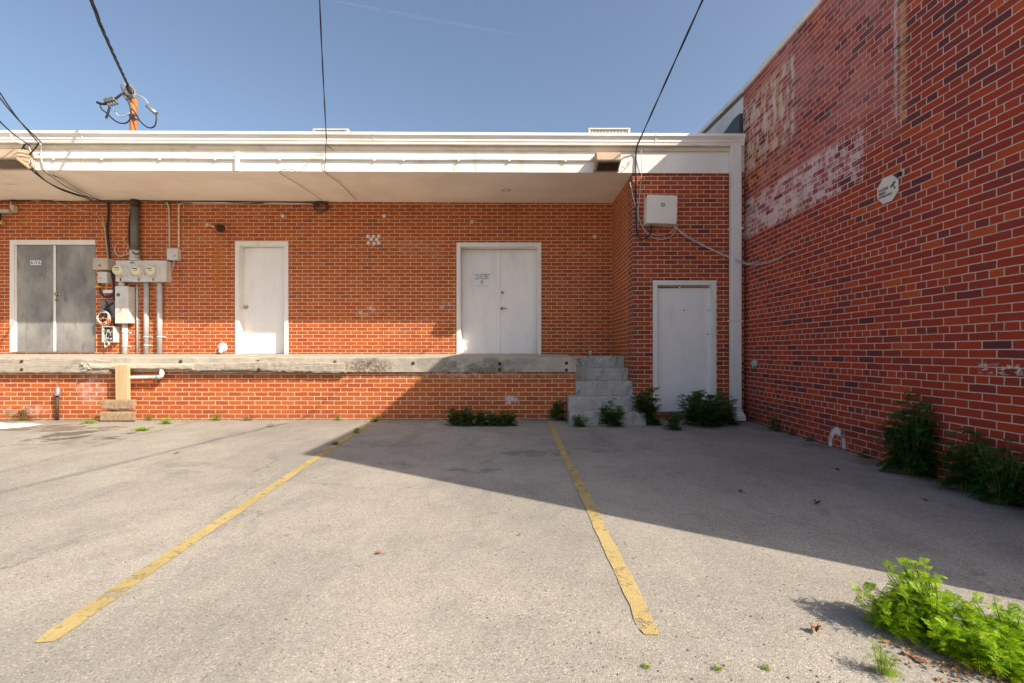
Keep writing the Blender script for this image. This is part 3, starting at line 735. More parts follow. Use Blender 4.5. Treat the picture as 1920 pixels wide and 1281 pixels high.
for (px, py) in ((41,678),(41,693),(190,677),(339,678),(484,678),(485,693),(628,679),(775,681),(937,682),(937,693),(1062,681),(1062,694)):
    Yb = YT if px < 200 and px < 150 or 400 < px < 640 and py > 685 else 6.95
    c = P(px, py, Yb)
    if bolt0 is None:
        m = MB(); m.lathe(c+Vector((0,.004,0)), (0,-1,0), [(0,.028),(.008,.026),(.009,.014),(.022,.013),(.024,.002)], 8); bolt0 = m.build('bolt', M_IRON, dk); bc = c
    else:
        o = bolt0.copy(); COL.objects.link(o); o.location = c-bc
# concrete steps
st = thing('concrete_steps', 'five chipped grey concrete steps climbing to the right end of the dock', 'steps', (1.3, 6.7, 0))
XS0, XS1 = XD+.004, XP-.003
def step_block(x0, x1, y0, y1, z0, z1, seed):
    rng = random.Random(seed); m = MB(); n = 44; rings = []
    for i in range(n+1):
        x = x0+(x1-x0)*i/n; chip = max(0, rng.gauss(0, .008))+(.022 if rng.random() < .09 else 0)
        endc = .03 if i == 0 else .012 if i == 1 else 0
        pr = [(y0+rng.uniform(-.001,.001), z0), (y0+endc, z1-.018-chip), (y0+.008+endc+chip*.5, z1-.004-chip*.4), (y0+.03+chip, z1), (y1, z1), (y1, z0)]
        rings.append([m.bm.verts.new((x, y, z)) for y, z in pr])
    for a, b in zip(rings, rings[1:]):
        for q in range(6): m.bm.faces.new((a[q], a[(q+1)%6], b[(q+1)%6], b[q]))
    m.bm.faces.new(rings[0]); m.bm.faces.new(rings[-1][::-1]); return m
step_block(PX(1069,6.45), 1.80, 6.45, 6.73, -.1, .188, 1).build('step', M_STEP, st)
step_block(PX(1066,6.73), 1.80, 6.732, 6.996, -.1, .380, 2).build('step', M_STEP, st)
step_block(XS0, XS1, 6.998, 7.28, .1, .590, 3).build('step', M_STEP, st)
step_block(XS0, XS1, 7.282, 7.56, .1, .785, 4).build('step', M_STEP, st)
step_block(XS0, XS1, 7.562, YM-.004, .1, .972, 5).build('step', M_STEP, st)

# ------------------------------------------------------------------ timber prop, planks and drain under the dock
pr = thing('timber_prop', 'upright pale timber prop bracing the split edge of the dock', 'post', (PX(228,6.82), 6.84, 0))
m = MB(); m.box(PX(217,6.81), PX(239.5,6.81), 6.81, 6.87, .0, PZ(684,6.81), .004, rot=(P(228,790,6.84), 'Y', R(-.8))); m.build('post', M_POST, pr)
for i, (a, b, c_, d, lab) in enumerate(((189.5,250.5,750,768.5,'upper brown plank leaning across the foot of the timber prop'),(187,251,772.5,790.5,'lower brown plank on the ground across the foot of the timber prop'))):
    m = rough_beam(PX(a,6.76), PX(b,6.76), 6.762, 6.806, max(.004, PZ(d,6.76)), PZ(c_,6.76), 40+i, .003, 16)
    tag(m.build('wood_plank', M_PLANK), lab, 'plank', 'brown planks at the timber prop')
dr = thing('drain_pipe', 'white plastic drain pipe elbowing under the dock beside the timber prop', 'pipe', P(270, 708, 6.9))
m = MB(); m.tube([P(239,788,6.9), P(239,712,6.9), P(240,708.5,6.9), P(243,708,6.9), P(299,707,6.9), P(302.5,705,6.9), P(303.5,701,6.9), P(303.5,692,6.9)], .028, 12); m.build('pipe', M_PVC, dr)
m = MB(); m.tube([P(295,707.2,6.9), P(299,707,6.9), P(302.5,705,6.9), P(303.5,701,6.9), P(303.5,697,6.9)], .034, 12); m.build('elbow', M_PVC, dr)
sp = thing('standpipe', 'short dark standpipe with a pale cap at the dock wall', 'pipe', P(107.5, 787, 6.93))
m = MB(); m.cyl(P(107.5,789,6.93), P(107.5,740,6.93), .021, 12); m.build('pipe', M_IRON, sp)
m = MB(); m.lathe(P(108,742,6.92), (0.05,0,1), [(0,.032),(.02,.036),(.09,.034),(.11,.024),(.135,.012),(.14,.001)], 14); m.build('cap', M_STEEL, sp)
el = thing('pipe_elbow', 'white plastic pipe elbow poking out beside the single white door', 'pipe', P(415, 655, YM-.05))
m = MB(); m.tube([P(417,651,YM+.02), P(417,651,YM-.05), P(416,653,YM-.09), P(414,659,YM-.11), P(412.5,662,YM-.115)], .035, 12); m.build('pipe', M_PVC, el)
m = MB(); m.lathe(P(417,652,YM), (0,-1,0), [(0,.10),(.008,.09),(.016,.06),(.018,.03)], 14); m.build('mortar_collar', M_CONDUIT, el)
ps = MB(); ps.lathe(P(1107,666,YM-.06), (0,0,1), [(0,.026),(.06,.028),(.075,.03),(.08,.022),(.081,.001)], 14)
tag(ps.build('pipe_stub', M_PVC), 'small white pipe stub standing at the top of the steps', 'pipe')
m = MB(); m.lathe(W(1418,682)+Vector((.0,0,0)), (-1,0,0), [(0,.055),(.03,.055),(.05,.045),(.055,.03),(.05,.028),(.02,.026)], 16)
tag(m.build('vent_stub', M_CONDUIT), 'small grey round vent cap on the right brick wall near the downpipe', 'vent')
m = MB(); m.lathe(P(1022,596.5,YM), (0,-1,0), [(0,.024),(.012,.024),(.012,.016),(.002,.015)], 12)
tag(m.build('wall_sleeve', M_IRON), 'tiny dark pipe sleeve beside the white double door', 'pipe')

# ------------------------------------------------------------------ fascia lamps, conduit, soffit lights
def floodlight(px0, px1, py0, py1, label, kn=.70):
    Y = YF-.22; x0, x1 = PX(px0,Y), PX(px1,Y); zt, zb = PZ(py0,Y), PZ(py1,Y); h = zt-zb
    t = thing('wall_floodlight', label, 'floodlight', ((x0+x1)/2, YF, zb), 'tan floodlights on the fascia')
    out = [(YF-.001, zt+.02), (YF-.10, zt+.02), (YF-.215, zt-.02), (YF-.25, zt-h*kn), (YF-.235, zt-h*(kn+.08)), (YF-.06, zb-.03), (YF-.001, zb-.03)]
    m = MB(); m.prism(out, 'x', x0, x1); bmesh.ops.bevel(m.bm, geom=list(m.bm.edges), offset=.006, segments=2, affect='EDGES'); m.build('housing', M_LAMPTAN, t)
    m = MB(); a, b = Vector((0, YF-.230, zt-h*(kn+.10))), Vector((0, YF-.072, zb-.022)); nrm = Vector((0, -(a-b).z, (a-b).y)).normalized()
    if nrm.z > 0: nrm = -nrm
    q = [Vector((x0+.03,0,0))+a, Vector((x1-.03,0,0))+a, Vector((x1-.03,0,0))+b, Vector((x0+.03,0,0))+b]
    q2 = [p+nrm*.014 for p in q]; v = [m.bm.verts.new(p) for p in q+q2]
    for f in ((4,5,6,7),(0,1,5,4),(1,2,6,5),(2,3,7,6),(3,0,4,7)): m.bm.faces.new([v[i] for i in f])
    m.build('lens', M_LENS, t)
    m = MB(); yc, zc = YF-.12, zt-h*.42
    for x, s in ((x0,-1),(x1,1)): m.lathe(Vector((x-s*.002, yc, zc)), (s,0,0), [(0,.075),(.008,.075),(.011,.06),(.011,.001)], 20)
    split_build(m, 'end_cap', M_LAMPTAN, t)
    m = MB()
    for x, s in ((x0,-1),(x1,1)):
        for dz in (zt, zb+.0): m.lathe(Vector((x-s*.002, YF-.03, dz-.02)), (s,0,0), [(0,.012),(.014,.012),(.015,.001)], 8)
    split_build(m, 'screw', M_IRON, t)
    return t
floodlight(1118, 1164, 283, 309, 'tan floodlight on the white fascia left of the roof corner cable')
floodlight(-42, 34, 277, 305, 'tan floodlight at the far left end of the white fascia, beside the tangled cables', .74)
cf = thing('fascia_conduit', 'long thin white conduit clipped along the white fascia', 'conduit', P(590, 300, YF-.02))
YC = YF-.022
m = MB(); m.tube([P(50+ (i*107), 296+(i*.45)+ .5*math.sin(i*2.1), YC) for i in range(11)], .016, 8, sub=4); m.build('tube', M_WHITE, cf)
m = MB()
for px in (101,191,300,404,525,609,702,757,860,955,1060): c = P(px, 296+(px-50)/107*.45+.8, YC-.0); m.box(c.x-.014, c.x+.014, YC-.019, YF, c.z-.024, c.z+.02, .003)
split_build(m, 'clip', M_WHITE, cf)
m = MB(); c0, c1 = P(443,323,YF), P(451,287,YF); m.box(c0.x, c1.x, YF-.045, YF-.001, c0.z, c1.z, .006); tag(m.build('cable_cover', M_WHITE), 'short upright white cover strip on the fascia above the single white door', 'cable cover')
for (px, py, lab) in ((949,357,'round recessed light in the soffit above the double door'),(17,349,'round recessed light in the soffit above the grey doors')):
    zc = 3.815; Y = F*(zc-EYE)/(CY-py); x = PX(px, Y); zc = 3.797+(Y-YF-.02)*.0245-.0045*(x-.5)
    t = thing('recessed_light', lab, 'light', (x, Y, zc), 'recessed lights in the soffit')
    m = MB(); m.lathe((x,Y,zc+.004), (0,0,-1), [(0,.085),(.012,.088),(.016,.08),(.012,.062),(.006,.058)], 24); m.build('trim_ring', M_CREAM if px > 500 else M_SOFFIT, t)
    m = MB(); m.lathe((x,Y,zc+.002), (0,0,-1), [(0,.056),(.006,.05),(.010,.03),(.011,.001)], 20); m.build('bulb', M_DIAL, t)
# lamp with arm on the main wall
lm = thing('wall_lamp', 'small dark swivel lamp on a pale arm above the single white door', 'lamp', P(389, 422, YM))
m = MB(); m.lathe(P(389,422,YM), (0,-1,0), [(0,.035),(.012,.035),(.03,.02),(.035,.001)], 14); m.build('mount', M_CREAM, lm)
m = MB(); m.tube([P(390,422,YM-.03), P(400,425,YM-.1), P(408,427,YM-.16)], .013, 8); m.build('arm', M_CREAM, lm)
m = MB(); c = P(407,425,YM-.15); ax = Vector((.75,-.35,-.35)); m.lathe(c, ax, [(0,.02),(.02,.055),(.06,.065),(.13,.075),(.14,.068),(.12,.05)], 18); m.build('shade', M_IRON, lm)

# ------------------------------------------------------------------ electrical service
def box_thing(name, label, cat, px0, px1, py0, py1, d, mat, Y=YM, lid=True, group=None, rotdeg=0, extras=()):
    yf = Y-d; x0, x1, z0, z1 = PX(px0,yf), PX(px1,yf), PZ(py1,yf), PZ(py0,yf)
    t = thing(name, label, cat, ((x0+x1)/2, Y, z0), group); cen = Vector(((x0+x1)/2, yf, (z0+z1)/2))
    rot = (cen, 'Y', R(rotdeg)) if rotdeg else None
    m = MB(); m.box(x0, x1, yf+.012, Y, z0, z1, .005, rot=rot); m.build('enclosure', mat, t)
    if lid: m = MB(); m.box(x0-.004, x1+.004, yf, yf+.0118, z0-.004, z1+.004, .003, rot=rot); m.build('lid', mat, t)
    for (px, py, r, mt, nm) in extras:
        m = MB(); m.lathe(P(px,py,yf), (0,-1,0), [(0,r),(.006,r*.95),(.008,r*.5),(.009,.001)], 14); m.build(nm, mt, t)
    return t, yf
mb_, yf = box_thing('meter_bank', 'long grey meter bank holding three round electric meters', 'electric meters', 217, 311, 489, 528, .14, M_GREYBOX, extras=((249,514.5,.03,M_CONDUIT,'knockout_plug'),))
for px, py, r in ((229,508,.098),(263,509,.093),(290,509,.093)):
    c = P(px, py, yf)
    m = MB(); m.lathe(c+Vector((0,.002,0)), (0,-1,0), [(0,r*1.12),(.02,r*1.12),(.022,r),(.05,r),(.09,r*.98),(.105,r*.94)], 26); mt = m.build('meter', M_GREYBOX, mb_)
    m = MB(); m.lathe(c+Vector((0,-.104,0)), (0,-1,0), [(0,r*.92),(.008,r*.9),(.014,r*.7),(.016,.001)], 24); m.build('dial', M_DIAL, mt)
    m = MB(); m.box(c.x-r*.45, c.x+r*.45, c.y-.126, c.y-.119, c.z+r*.28, c.z+r*.42); m.box(c.x-r*.2, c.x+r*.5, c.y-.124, c.y-.119, c.z-r*.1, c.z-r*.04); m.build('readout', M_INK, mt)
    m = MB(); m.box(c.x-.03, c.x-.018, yf-.012, yf-.001, c.z-r*1.9, c.z-r*1.35, .002); m.build('seal_tab', M_INK, mt)
m = MB(); c = P(248,493,yf); m.box(c.x-.035, c.x+.035, yf-.008, yf-.0005, c.z-.008, c.z+.008); m.build('nameplate', M_INK, mb_)
m = MB(); xx = PX(238,yf); m.box(xx-.003, xx+.003, yf-.003, yf-.0003, PZ(527,yf), PZ(490,yf)); m.build('panel_seam', M_CONDUIT, mb_)
dc, yd = box_thing('disconnect_box', 'tall grey disconnect box below the meter bank', 'disconnect box', 216, 240, 537, 606, .16, M_GREYBOX, extras=((222,553,.035,M_DKCONDUIT,'knockout_plug'),))
m = MB(); c = P(226,580,yd); m.box(c.x-.04, c.x+.04, yd-.003, yd-.0004, c.z-.05, c.z+.045); m.build('rating_label', M_CONDUIT, dc)
m = MB(); text_into(m, '7', .055, P(226,581,yd)+Vector((0,-.004,0)), (1,0,0), (0,0,1)); m.build('lettering', M_INK, dc)
box_thing('junction_box', 'tan junction box with a red mark right of the grey double door', 'junction box', 174, 201, 484, 505, .17, M_TANBOX, group='electrical boxes on the brick wall', extras=((187,498,.022,M_REDINK,'red_mark'),))
box_thing('junction_box', 'small light grey box under the tan junction box', 'junction box', 183, 200, 510, 530, .12, M_GREYBOX, group='electrical boxes on the brick wall', extras=((187,521,.018,M_CONDUIT,'knockout_plug'),))
box_thing('junction_box', 'flat white strip box between the grey boxes', 'junction box', 193.5, 209.5, 544, 549.5, .07, M_PVC, group='electrical boxes on the brick wall')
tp, yt = box_thing('junction_box', 'dark grey panel with splayed black wires left of the disconnect box', 'junction box', 189, 213.5, 564, 596, .06, M_DKBOX, group='electrical boxes on the brick wall')
m = MB(); cc = (199,577)
for e in ((189,588),(211,569),(212,567),(202,595),(208,592),(198,565)):
    m.tube([P(*cc, yt-.012), P((cc[0]+e[0])/2+2, (cc[1]+e[1])/2-2, yt-.03), P(*e, yt-.012)], .012, 6, sub=4)
split_build(m, 'wire', M_BLACK, tp)
# open box
t = thing('open_wire_box', 'open white box stuffed with loose wires at the foot of the wall', 'junction box', P(202, 643, YM), 'electrical boxes on the brick wall')
Yo = YM-.13; x0, x1, z0, z1 = PX(191,Yo), PX(213,Yo), PZ(642,Yo), PZ(612,Yo)
m = MB(); tk = .012
m.box(x0, x0+tk, Yo, YM, z0, z1); m.box(x1-tk, x1, Yo, YM, z0, z1); m.box(x0+tk, x1-tk, Yo, YM, z0, z0+tk); m.box(x0+tk, x1-tk, Yo, YM, z1-tk, z1); m.box(x0+tk, x1-tk, YM-.015, YM-.001, z0+tk, z1-tk)
m.build('enclosure', M_PVC, t)
rng = random.Random(11)
for mt, nm, n in ((M_BLACK,'black_wire',11), (M_GREYBOX,'grey_wire',11)):
    m = MB()
    for i in range(n):
        pts = [Vector((rng.uniform(x0+.02,x1-.02), rng.uniform(Yo+.0,YM-.04), rng.uniform(z0+.02,z1-.02))) for _ in range(4)]
        m.tube(pts, .005, 5, sub=5)
    m.build(nm, mt, t)
m = MB(); m.tube([P(201,640,Yo), P(205,646,Yo-.02), P(200,650,Yo), P(197,648,Yo)], .010, 6, sub=5); m.tube([P(196,641,Yo), P(197,652,Yo), P(205,644,Yo)], .006, 6, sub=5); split_build(m, 'hanging_end', M_WHITECAB, t)
t = thing('cable_tangle', 'tangle of white and orange cable loops above the open wire box', 'cables', P(193, 600, YM-.06))
for mt, nm, n, cx_, cy_, rx, ry, rad in ((M_WHITECAB,'white_loop',6,194,597,12,12,.008), (M_ORANGECAB,'orange_loop',6,196,602,10,6,.008), (M_BLACK,'black_loop',4,194,592,7,7,.007)):
    m = MB()
    for i in range(n):
        a0 = rng.uniform(0, 6.28); k1, k2 = rng.uniform(.65,1.2), rng.uniform(.65,1.2)
        m.tube([P(cx_+rng.uniform(-2,2)+rx*k1*math.cos(a0+q*.7), cy_+rng.uniform(-1.5,1.5)+ry*k2*math.sin(a0+q*.7), YM-.05-rng.uniform(0,.09)) for q in range(9)], rad, 6, sub=4)
    m.build(nm, mt, t)
m = MB(); m.tube([P(180,537.5,YM-.05), P(189,537.5,YM-.06)], lambda q: .026-.012*q, 10); tag(m.build('wire_connector', M_YELLOW), 'yellow wire connector by the small grey box', 'connector')
m = MB(); m.tube([P(188,530,YM-.06), P(187,540,YM-.05), P(190,551,YM-.05), P(198,557,YM-.05), P(207,555,YM-.05), P(209,550,YM-.04)], .016, 8, sub=5)
tag(m.build('looped_cable', M_BLACK), 'thick black cable looping under the small light grey box', 'cable')
bx, ybx = box_thing('junction_box', 'small square grey box between two thin conduits', 'junction box', 313, 332.5, 466, 487, .1, M_GREYBOX, group='electrical boxes on the brick wall', extras=((327,480,.026,M_CONDUIT,'knockout_plug'),))
def conduit(label, cat, px, py0, py1, r, mat, straps=(), top=None, group='conduits below the meters', Y=None):
    Y = Y or YM-r-.015
    t = thing('conduit_pipe', label, cat, P(px, max(py0,py1), Y), group)
    m = MB(); m.cyl(P(px,py1,Y), P(px,py0,Y), r, 16); m.build('pipe', mat, t)
    if straps:
        m = MB()
        for s in straps: m.cyl(P(px,s+1.5,Y), P(px,s-1.5,Y), r*1.14, 16); c = P(px,s,Y); m.box(c.x-r*1.8, c.x+r*1.8, YM-.012, YM, c.z-.014, c.z+.014)
        split_build(m, 'strap', M_CONDUIT, t)
    return t
conduit('pale conduit from the disconnect box to the dock', 'conduit', 234.5, 606, 664, .043, M_PVC, (624,650))
conduit('thinnest grey conduit between the disconnect box and the wider pipes', 'conduit', 257.5, 527, 664, .017, M_CONDUIT, (540,600))
conduit('wide grey conduit under the middle meter', 'conduit', 274.5, 527, 664, .041, M_CONDUIT, (632,648))
conduit('wide grey conduit at the right end of the meter bank', 'conduit', 299.5, 527, 664, .043, M_CONDUIT, (632,))
conduit('short grey nipple joining meter bank and disconnect box', 'conduit', 229, 526, 539, .05, M_GREYBOX)
mc = conduit('thick dark conduit from the soffit down to the meter bank', 'conduit', 253, 376, 490, .064, M_DKCONDUIT, (), group=None)
m = MB()
for a, b, r in ((470,486,.074),(474,478,.082),(484,489,.085)): m.cyl(P(253,b,YM-.08), P(253,a,YM-.08), r, 18)
m.build('coupling', M_GREYBOX, mc)
m = MB()
for a in (378,386): m.cyl(P(253,a+2,YM-.08), P(253,a-2,YM-.08), .072, 16)
split_build(m, 'strap', M_IRON, mc)
m = MB(); Yq = YM-.03
m.tube([P(327,472,Yq), P(335,470,Yq), P(335.5,462,Yq), P(335.5,392,Yq), P(336,384,Yq), P(341,380.5,Yq), P(352,380.2,Yq), P(470,380.6,Yq), P(588,382.5,Yq)], .014, 8)
tag(m.build('thin_conduit', M_CREAM), 'thin cream conduit rising from the square box and running along under the soffit', 'conduit', 'thin cream conduits of the square box')
m = MB(); m.tube([P(318,466,Yq), P(317.5,420,Yq), P(317,400,Yq), P(315,384,Yq), P(308,377,Yq), P(296,375.5,Yq), P(262,375.5,Yq)], .012, 8, sub=4)
tag(m.build('thin_conduit', M_CREAM), 'thin cream conduit curving from the square box to the thick dark conduit', 'conduit', 'thin cream conduits of the square box')
m = MB(); m.tube([P(314,489,Yq), P(312,500,Yq), P(310,512,Yq-.02)], .008, 6, sub=4); m.tube([P(326,488,Yq), P(326,498,Yq), P(318,510,Yq), P(309,515,Yq-.03)], .008, 6, sub=5)
wire_thing(m, 'loose_wire', 'pale loose wires hanging from the square box to the meter bank', 'wire', None, M_WHITECAB, 'strand')
# dark vertical bundle
t = thing('cable_bundle', 'bundle of dark cables dropping from the soffit past the meters', 'cables', P(207, 600, YM-.03))
rng = random.Random(4)
for i in range(4):
    m = MB(); o_ = rng.uniform(-2.2, 2.2)
    m.tube([P(203+o_*.5,376,YM-.03), P(204+o_*.6,400,YM-.035), P(202+o_,430,YM-.03), P(204+o_*.7,455,YM-.04), P(206+o_*.5,480,YM-.05), P(210+o_*.7,505,YM-.05), P(213+o_*.4,530,YM-.04), P(214+o_*.4,560,YM-.03), P(214.5+o_*.3,600,YM-.03), P(214+o_*.2,612,YM-.03)], .015, 7, sub=5)
    m.build('cable', M_BLACK if i % 2 == 0 else M_BROWNCAB, t)
m = MB(); m.tube([P(248,385,YM-.03), P(244,400,YM-.035), P(242,430,YM-.03), P(243,458,YM-.05), P(250,474,YM-.16), P(258,476,YM-.17), P(262,474,YM-.12)], .012, 7, sub=5)
tag(m.build('drop_cable', M_BLACK), 'black cable hanging beside the thick dark conduit', 'cable')
m = MB(); m.tube([P(206,540,YM-.02), P(217,460,YM-.025), P(215,470,YM-.03), P(219,478,YM-.04), P(228,480.5,YM-.04), P(238,477,YM-.05), P(246,474,YM-.1)][1:], .009, 7, sub=5); m.tube([P(236,440,YM-.02), P(232,452,YM-.03), P(240,460,YM-.04), P(237,470,YM-.04), P(240,476,YM-.05)], .006, 6, sub=5)
wire_thing(m, 'loop_wire', 'white wire loop above the left meter', 'wire', None, M_WHITECAB, 'strand')
m = MB(); m.tube([P(190,400,YM-.015), P(195,420,YM-.02), P(201,470,YM-.03), P(205,500,YM-.04), P(198,545,YM-.03), P(196,562,YM-.03)], .006, 6, sub=5); m.tube([P(95,375,YM-.02), P(140,392,YM-.02), P(180,402,YM-.025), P(202,440,YM-.03)], .004, 6, sub=5)
wire_thing(m, 'thin_wire', 'thin tan wires slanting down from the soffit to the small boxes', 'wire', None, M_CREAM, 'strand')
# messy run of cables along the top of the wall
rng = random.Random(9)
t = thing('soffit_cable_run', 'messy run of dusty cables pinned along the top of the brick wall', 'cables', P(300, 378, YM-.03))
for i in range(5):
    m = MB(); lastpx = (610, 300, 340, 590, 260)[i]; n = 16
    m.tube([P(-60+(lastpx+60)*q/n, 374.5+(7.0*(-60+(lastpx+60)*q/n)/600)+rng.uniform(-1.2,1.8)+(i-2)*.7, YM-.025-rng.uniform(0,.03)) for q in range(n+1)], (.009,.011,.008,.007,.012)[i], 6, sub=4)
    m.build('cable', (M_BROWNCAB, M_BLACK, M_CREAM, M_BROWNCAB, M_BROWNCAB)[i], t)
m = MB(); 
for i in range(4): m.tube([P(602+rng.uniform(-1,1)+(13+rng.uniform(-3,2))*math.cos(q*.785), 388+rng.uniform(-1,1)+(8.5+rng.uniform(-2,1))*math.sin(q*.785), YM-.03-.012*i) for q in range(10)], .011, 6, sub=4)
m.tube([P(585,383,YM-.03), P(592,379,YM-.05), P(602,378.5,YM-.04), P(612,381,YM-.03)], .013, 6, sub=4)
wire_thing(m, 'cable_coil', 'coil of brown cable hung under the soffit above the blank wall', 'cable coil', None, M_BROWNCAB, 'strand')
# left frame edge: small camera bracket
t = thing('security_camera', 'small bracketed camera at the left edge above the grey double door', 'camera', P(12, 390, YM))
m = MB(); m.box(PX(18,YM-.08), PX(25,YM-.08), YM-.08, YM, PZ(397,YM-.08), PZ(384,YM-.08), .006); m.tube([P(21,384,YM-.04), P(21,377,YM-.03)], .014, 8); m.build('bracket', M_CREAM, t)
m = MB(); m.box(PX(-12,YM-.12), PX(17.5,YM-.12), YM-.14, YM-.06, PZ(398.5,YM-.12), PZ(393,YM-.12), .006); m.build('body', M_CONDUIT, t)
m = MB(); m.tube([P(0,398,YM-.06), P(-1,415,YM-.06), P(-3,428,YM-.05)], .02, 8, sub=4); m.build('cable', M_BLACK, t)
m = MB(); m.box(PX(-4,YM-.1), PX(2.5,YM-.1), YM-.1, YM-.05, PZ(420,YM-.1), PZ(414,YM-.1), .004); m.build('plug', M_YELLOW, t)

# ------------------------------------------------------------------ service mast on the roof
YMm = 8.45
ms = thing('service_mast', 'rusty service mast with weatherhead and looping cables above the gutter', 'service mast', (PX(250.5,YMm), YMm, 4.3))
m = MB(); m.cyl((PX(250.5,YMm),YMm,4.25), P(250.5,186,YMm), .058, 18); m.build('pipe', M_RUST, ms)
m = MB()
c = P(249,188,YMm)
m.lathe(c, (0,0,1), [(0,.07),(.05,.075),(.06,.064)], 18)
b = bmesh.new(); bmesh.ops.create_uvsphere(b, u_segments=22, v_segments=14, radius=1)
for v in b.verts:
    v.co = Vector((v.co.x*.105, v.co.y*.13, v.co.z*.175)); v.co.rotate(Matrix.Rotation(R(-30), 3, 'Y')); v.co += c+Vector((-.045,-.02,.145))
for f in b.faces: f.smooth = True
m.merge(b, True); wh = m.build('weatherhead', M_STEEL, ms)
b = bmesh.new(); bmesh.ops.create_uvsphere(b, u_segments=16, v_segments=10, radius=1)
for v in b.verts:
    v.co = Vector((v.co.x*.055, v.co.y*.04, v.co.z*.105)); v.co.rotate(Matrix.Rotation(R(-36), 3, 'Y')); v.co += c+Vector((.045,-.115,.125))
m = MB(); m.merge(b, True); m.build('opening', M_BLACK, wh)
m = MB()
for py in (217, 222): m.cyl(P(251,py+2,YMm), P(251,py-1.5,YMm), .068, 16)
m.box(*sorted((PX(241,YMm-.09), PX(256,YMm-.09))), YMm-.1, YMm-.06, PZ(222,YMm), PZ(218,YMm), .004); m.build('clamp', M_STEEL, ms)
Yc = YMm-.12
m = MB(); m.tube([P(238,187,Yc), P(228,172+20,Yc), P(219,193,Yc)][:1]+[P(229,175,Yc), P(216,186,Yc)], .02, 8); m.box(*sorted((PX(196,Yc), PX(216,Yc))), Yc-.03, Yc+.03, PZ(192,Yc), PZ(184,Yc), .006, rot=(P(206,188,Yc),'Y',R(-14)))
for q in range(4): m.cyl(P(201+q*5,190-q*1.2,Yc), P(205+q*5,200-q*1.5,Yc), .018, 8)
m.build('splice_block', M_DKCONDUIT, ms)
m = MB()
m.tube([P(182,192,Yc), P(192,195,Yc), P(199,194,Yc), P(206,188,Yc)], .022, 8, sub=4)
m.tube([P(187,195,Yc), P(191,205,Yc), P(200,212,Yc), P(210,222,Yc), P(222,230,Yc), P(235,231,Yc), P(243,225,Yc), P(246,212,Yc), P(244,200,Yc), P(238,185,Yc), P(232,172,Yc)], .012, 8, sub=5)
m.tube([P(206,200,Yc), P(203,210,Yc), P(199,222,Yc)], .018, 8, sub=4)
m.tube([P(247,204,Yc), P(254,212,Yc), P(262,226,Yc), P(272,236,Yc), P(282,240,Yc), P(290,236,Yc), P(293,226,Yc), P(293,216,Yc)], .012, 8, sub=5)
split_build(m, 'black_lead', M_BLACK, ms)
m = MB(); m.tube([P(247,177,Yc), P(262,180,Yc), P(272,186,Yc), P(278,195,Yc)], .009, 7, sub=4); m.tube([P(213,206,Yc), P(222,217,Yc), P(232,218,Yc), P(243,212,Yc)], .009, 7, sub=4); split_build(m, 'grey_lead', M_CONDUIT, ms)
m = MB(); a, b2 = P(276,199,Yc), P(293,213,Yc); m.cyl(a, b2, .034, 12); m.build('splice_sleeve', M_STEEL, ms)

# ------------------------------------------------------------------ overhead wires
def twisted(pts, r, off, n=2, pitch=.35):
    base = catmull([Vector(p) for p in pts], 60); m = MB(); L = 0
    acc = [0]
    for a, b in zip(base, base[1:]): acc.append(acc[-1]+(b-a).length)
    for s in range(n):
        q = []
        for i, p in enumerate(base):
            d = (base[min(i+1,len(base)-1)]-base[max(i-1,0)]).normalized(); a = d.cross(Vector((0,0,1))).normalized(); b = a.cross(d)
            th = acc[i]/pitch*2*math.pi+s*2*math.pi/n; q.append(p+(a*math.cos(th)+b*math.sin(th))*off)
        m.tube(q, r, 6)
    return m
m = twisted([P(240,160,8.35), (-5.72,6.34,5.35), (-5.08,5.4,5.24), (-3.3,2.6,5.5), (-.6,-1.8,6.7), (2.5,-7,9)], .012, .011, 3, 1.1)
wire_thing(m, 'service_drop_cable', 'thick twisted black service cable reaching the rusty roof mast', 'overhead wire', 'overhead wires', M_BLACK, 'strand')
m = twisted([P(612,262,6.84), (-2.19,5.0,4.91), (-1.4,3,5.75), (.5,-2,7.9), (2.5,-7,10)], .006, .003, 2, 1.2)
wire_thing(m, 'overhead_wire', 'thin black overhead wire meeting the gutter above the blank wall between the doors', 'overhead wire', 'overhead wires', M_BLACK, 'strand')
m = twisted([P(1197,268,6.84), (1.84,4.55,4.57), (1.88,3.3,4.76), (1.86,2,4.93), (1.84,-.34,5.16), (1.8,-8,6.0)], .0085, .004, 2, 1.2)
wire_thing(m, 'overhead_wire', 'black overhead wire meeting the fascia beside the right floodlight', 'overhead wire', 'overhead wires', M_BLACK, 'strand')
m = twisted([P(73,266,6.84), (-6.84,6.0,4.42), (-5.9,4.4,4.95), (-3.5,0,6.4), (0,-7,9)], .009, .02, 2, 3.0)
wire_thing(m, 'overhead_wire', 'upper pair of black wires meeting the gutter at the far left', 'overhead wire', 'overhead wires', M_BLACK, 'strand')
m = twisted([P(50,269,6.84), (-7.22,6.33,4.25), (-6.7,5.2,4.6), (-4.5,0,6.2), (0,-7,9)], .007, .003, 2, 1.5)
wire_thing(m, 'overhead_wire', 'lower single black wire meeting the gutter at the far left', 'overhead wire', 'overhead wires', M_BLACK, 'strand')
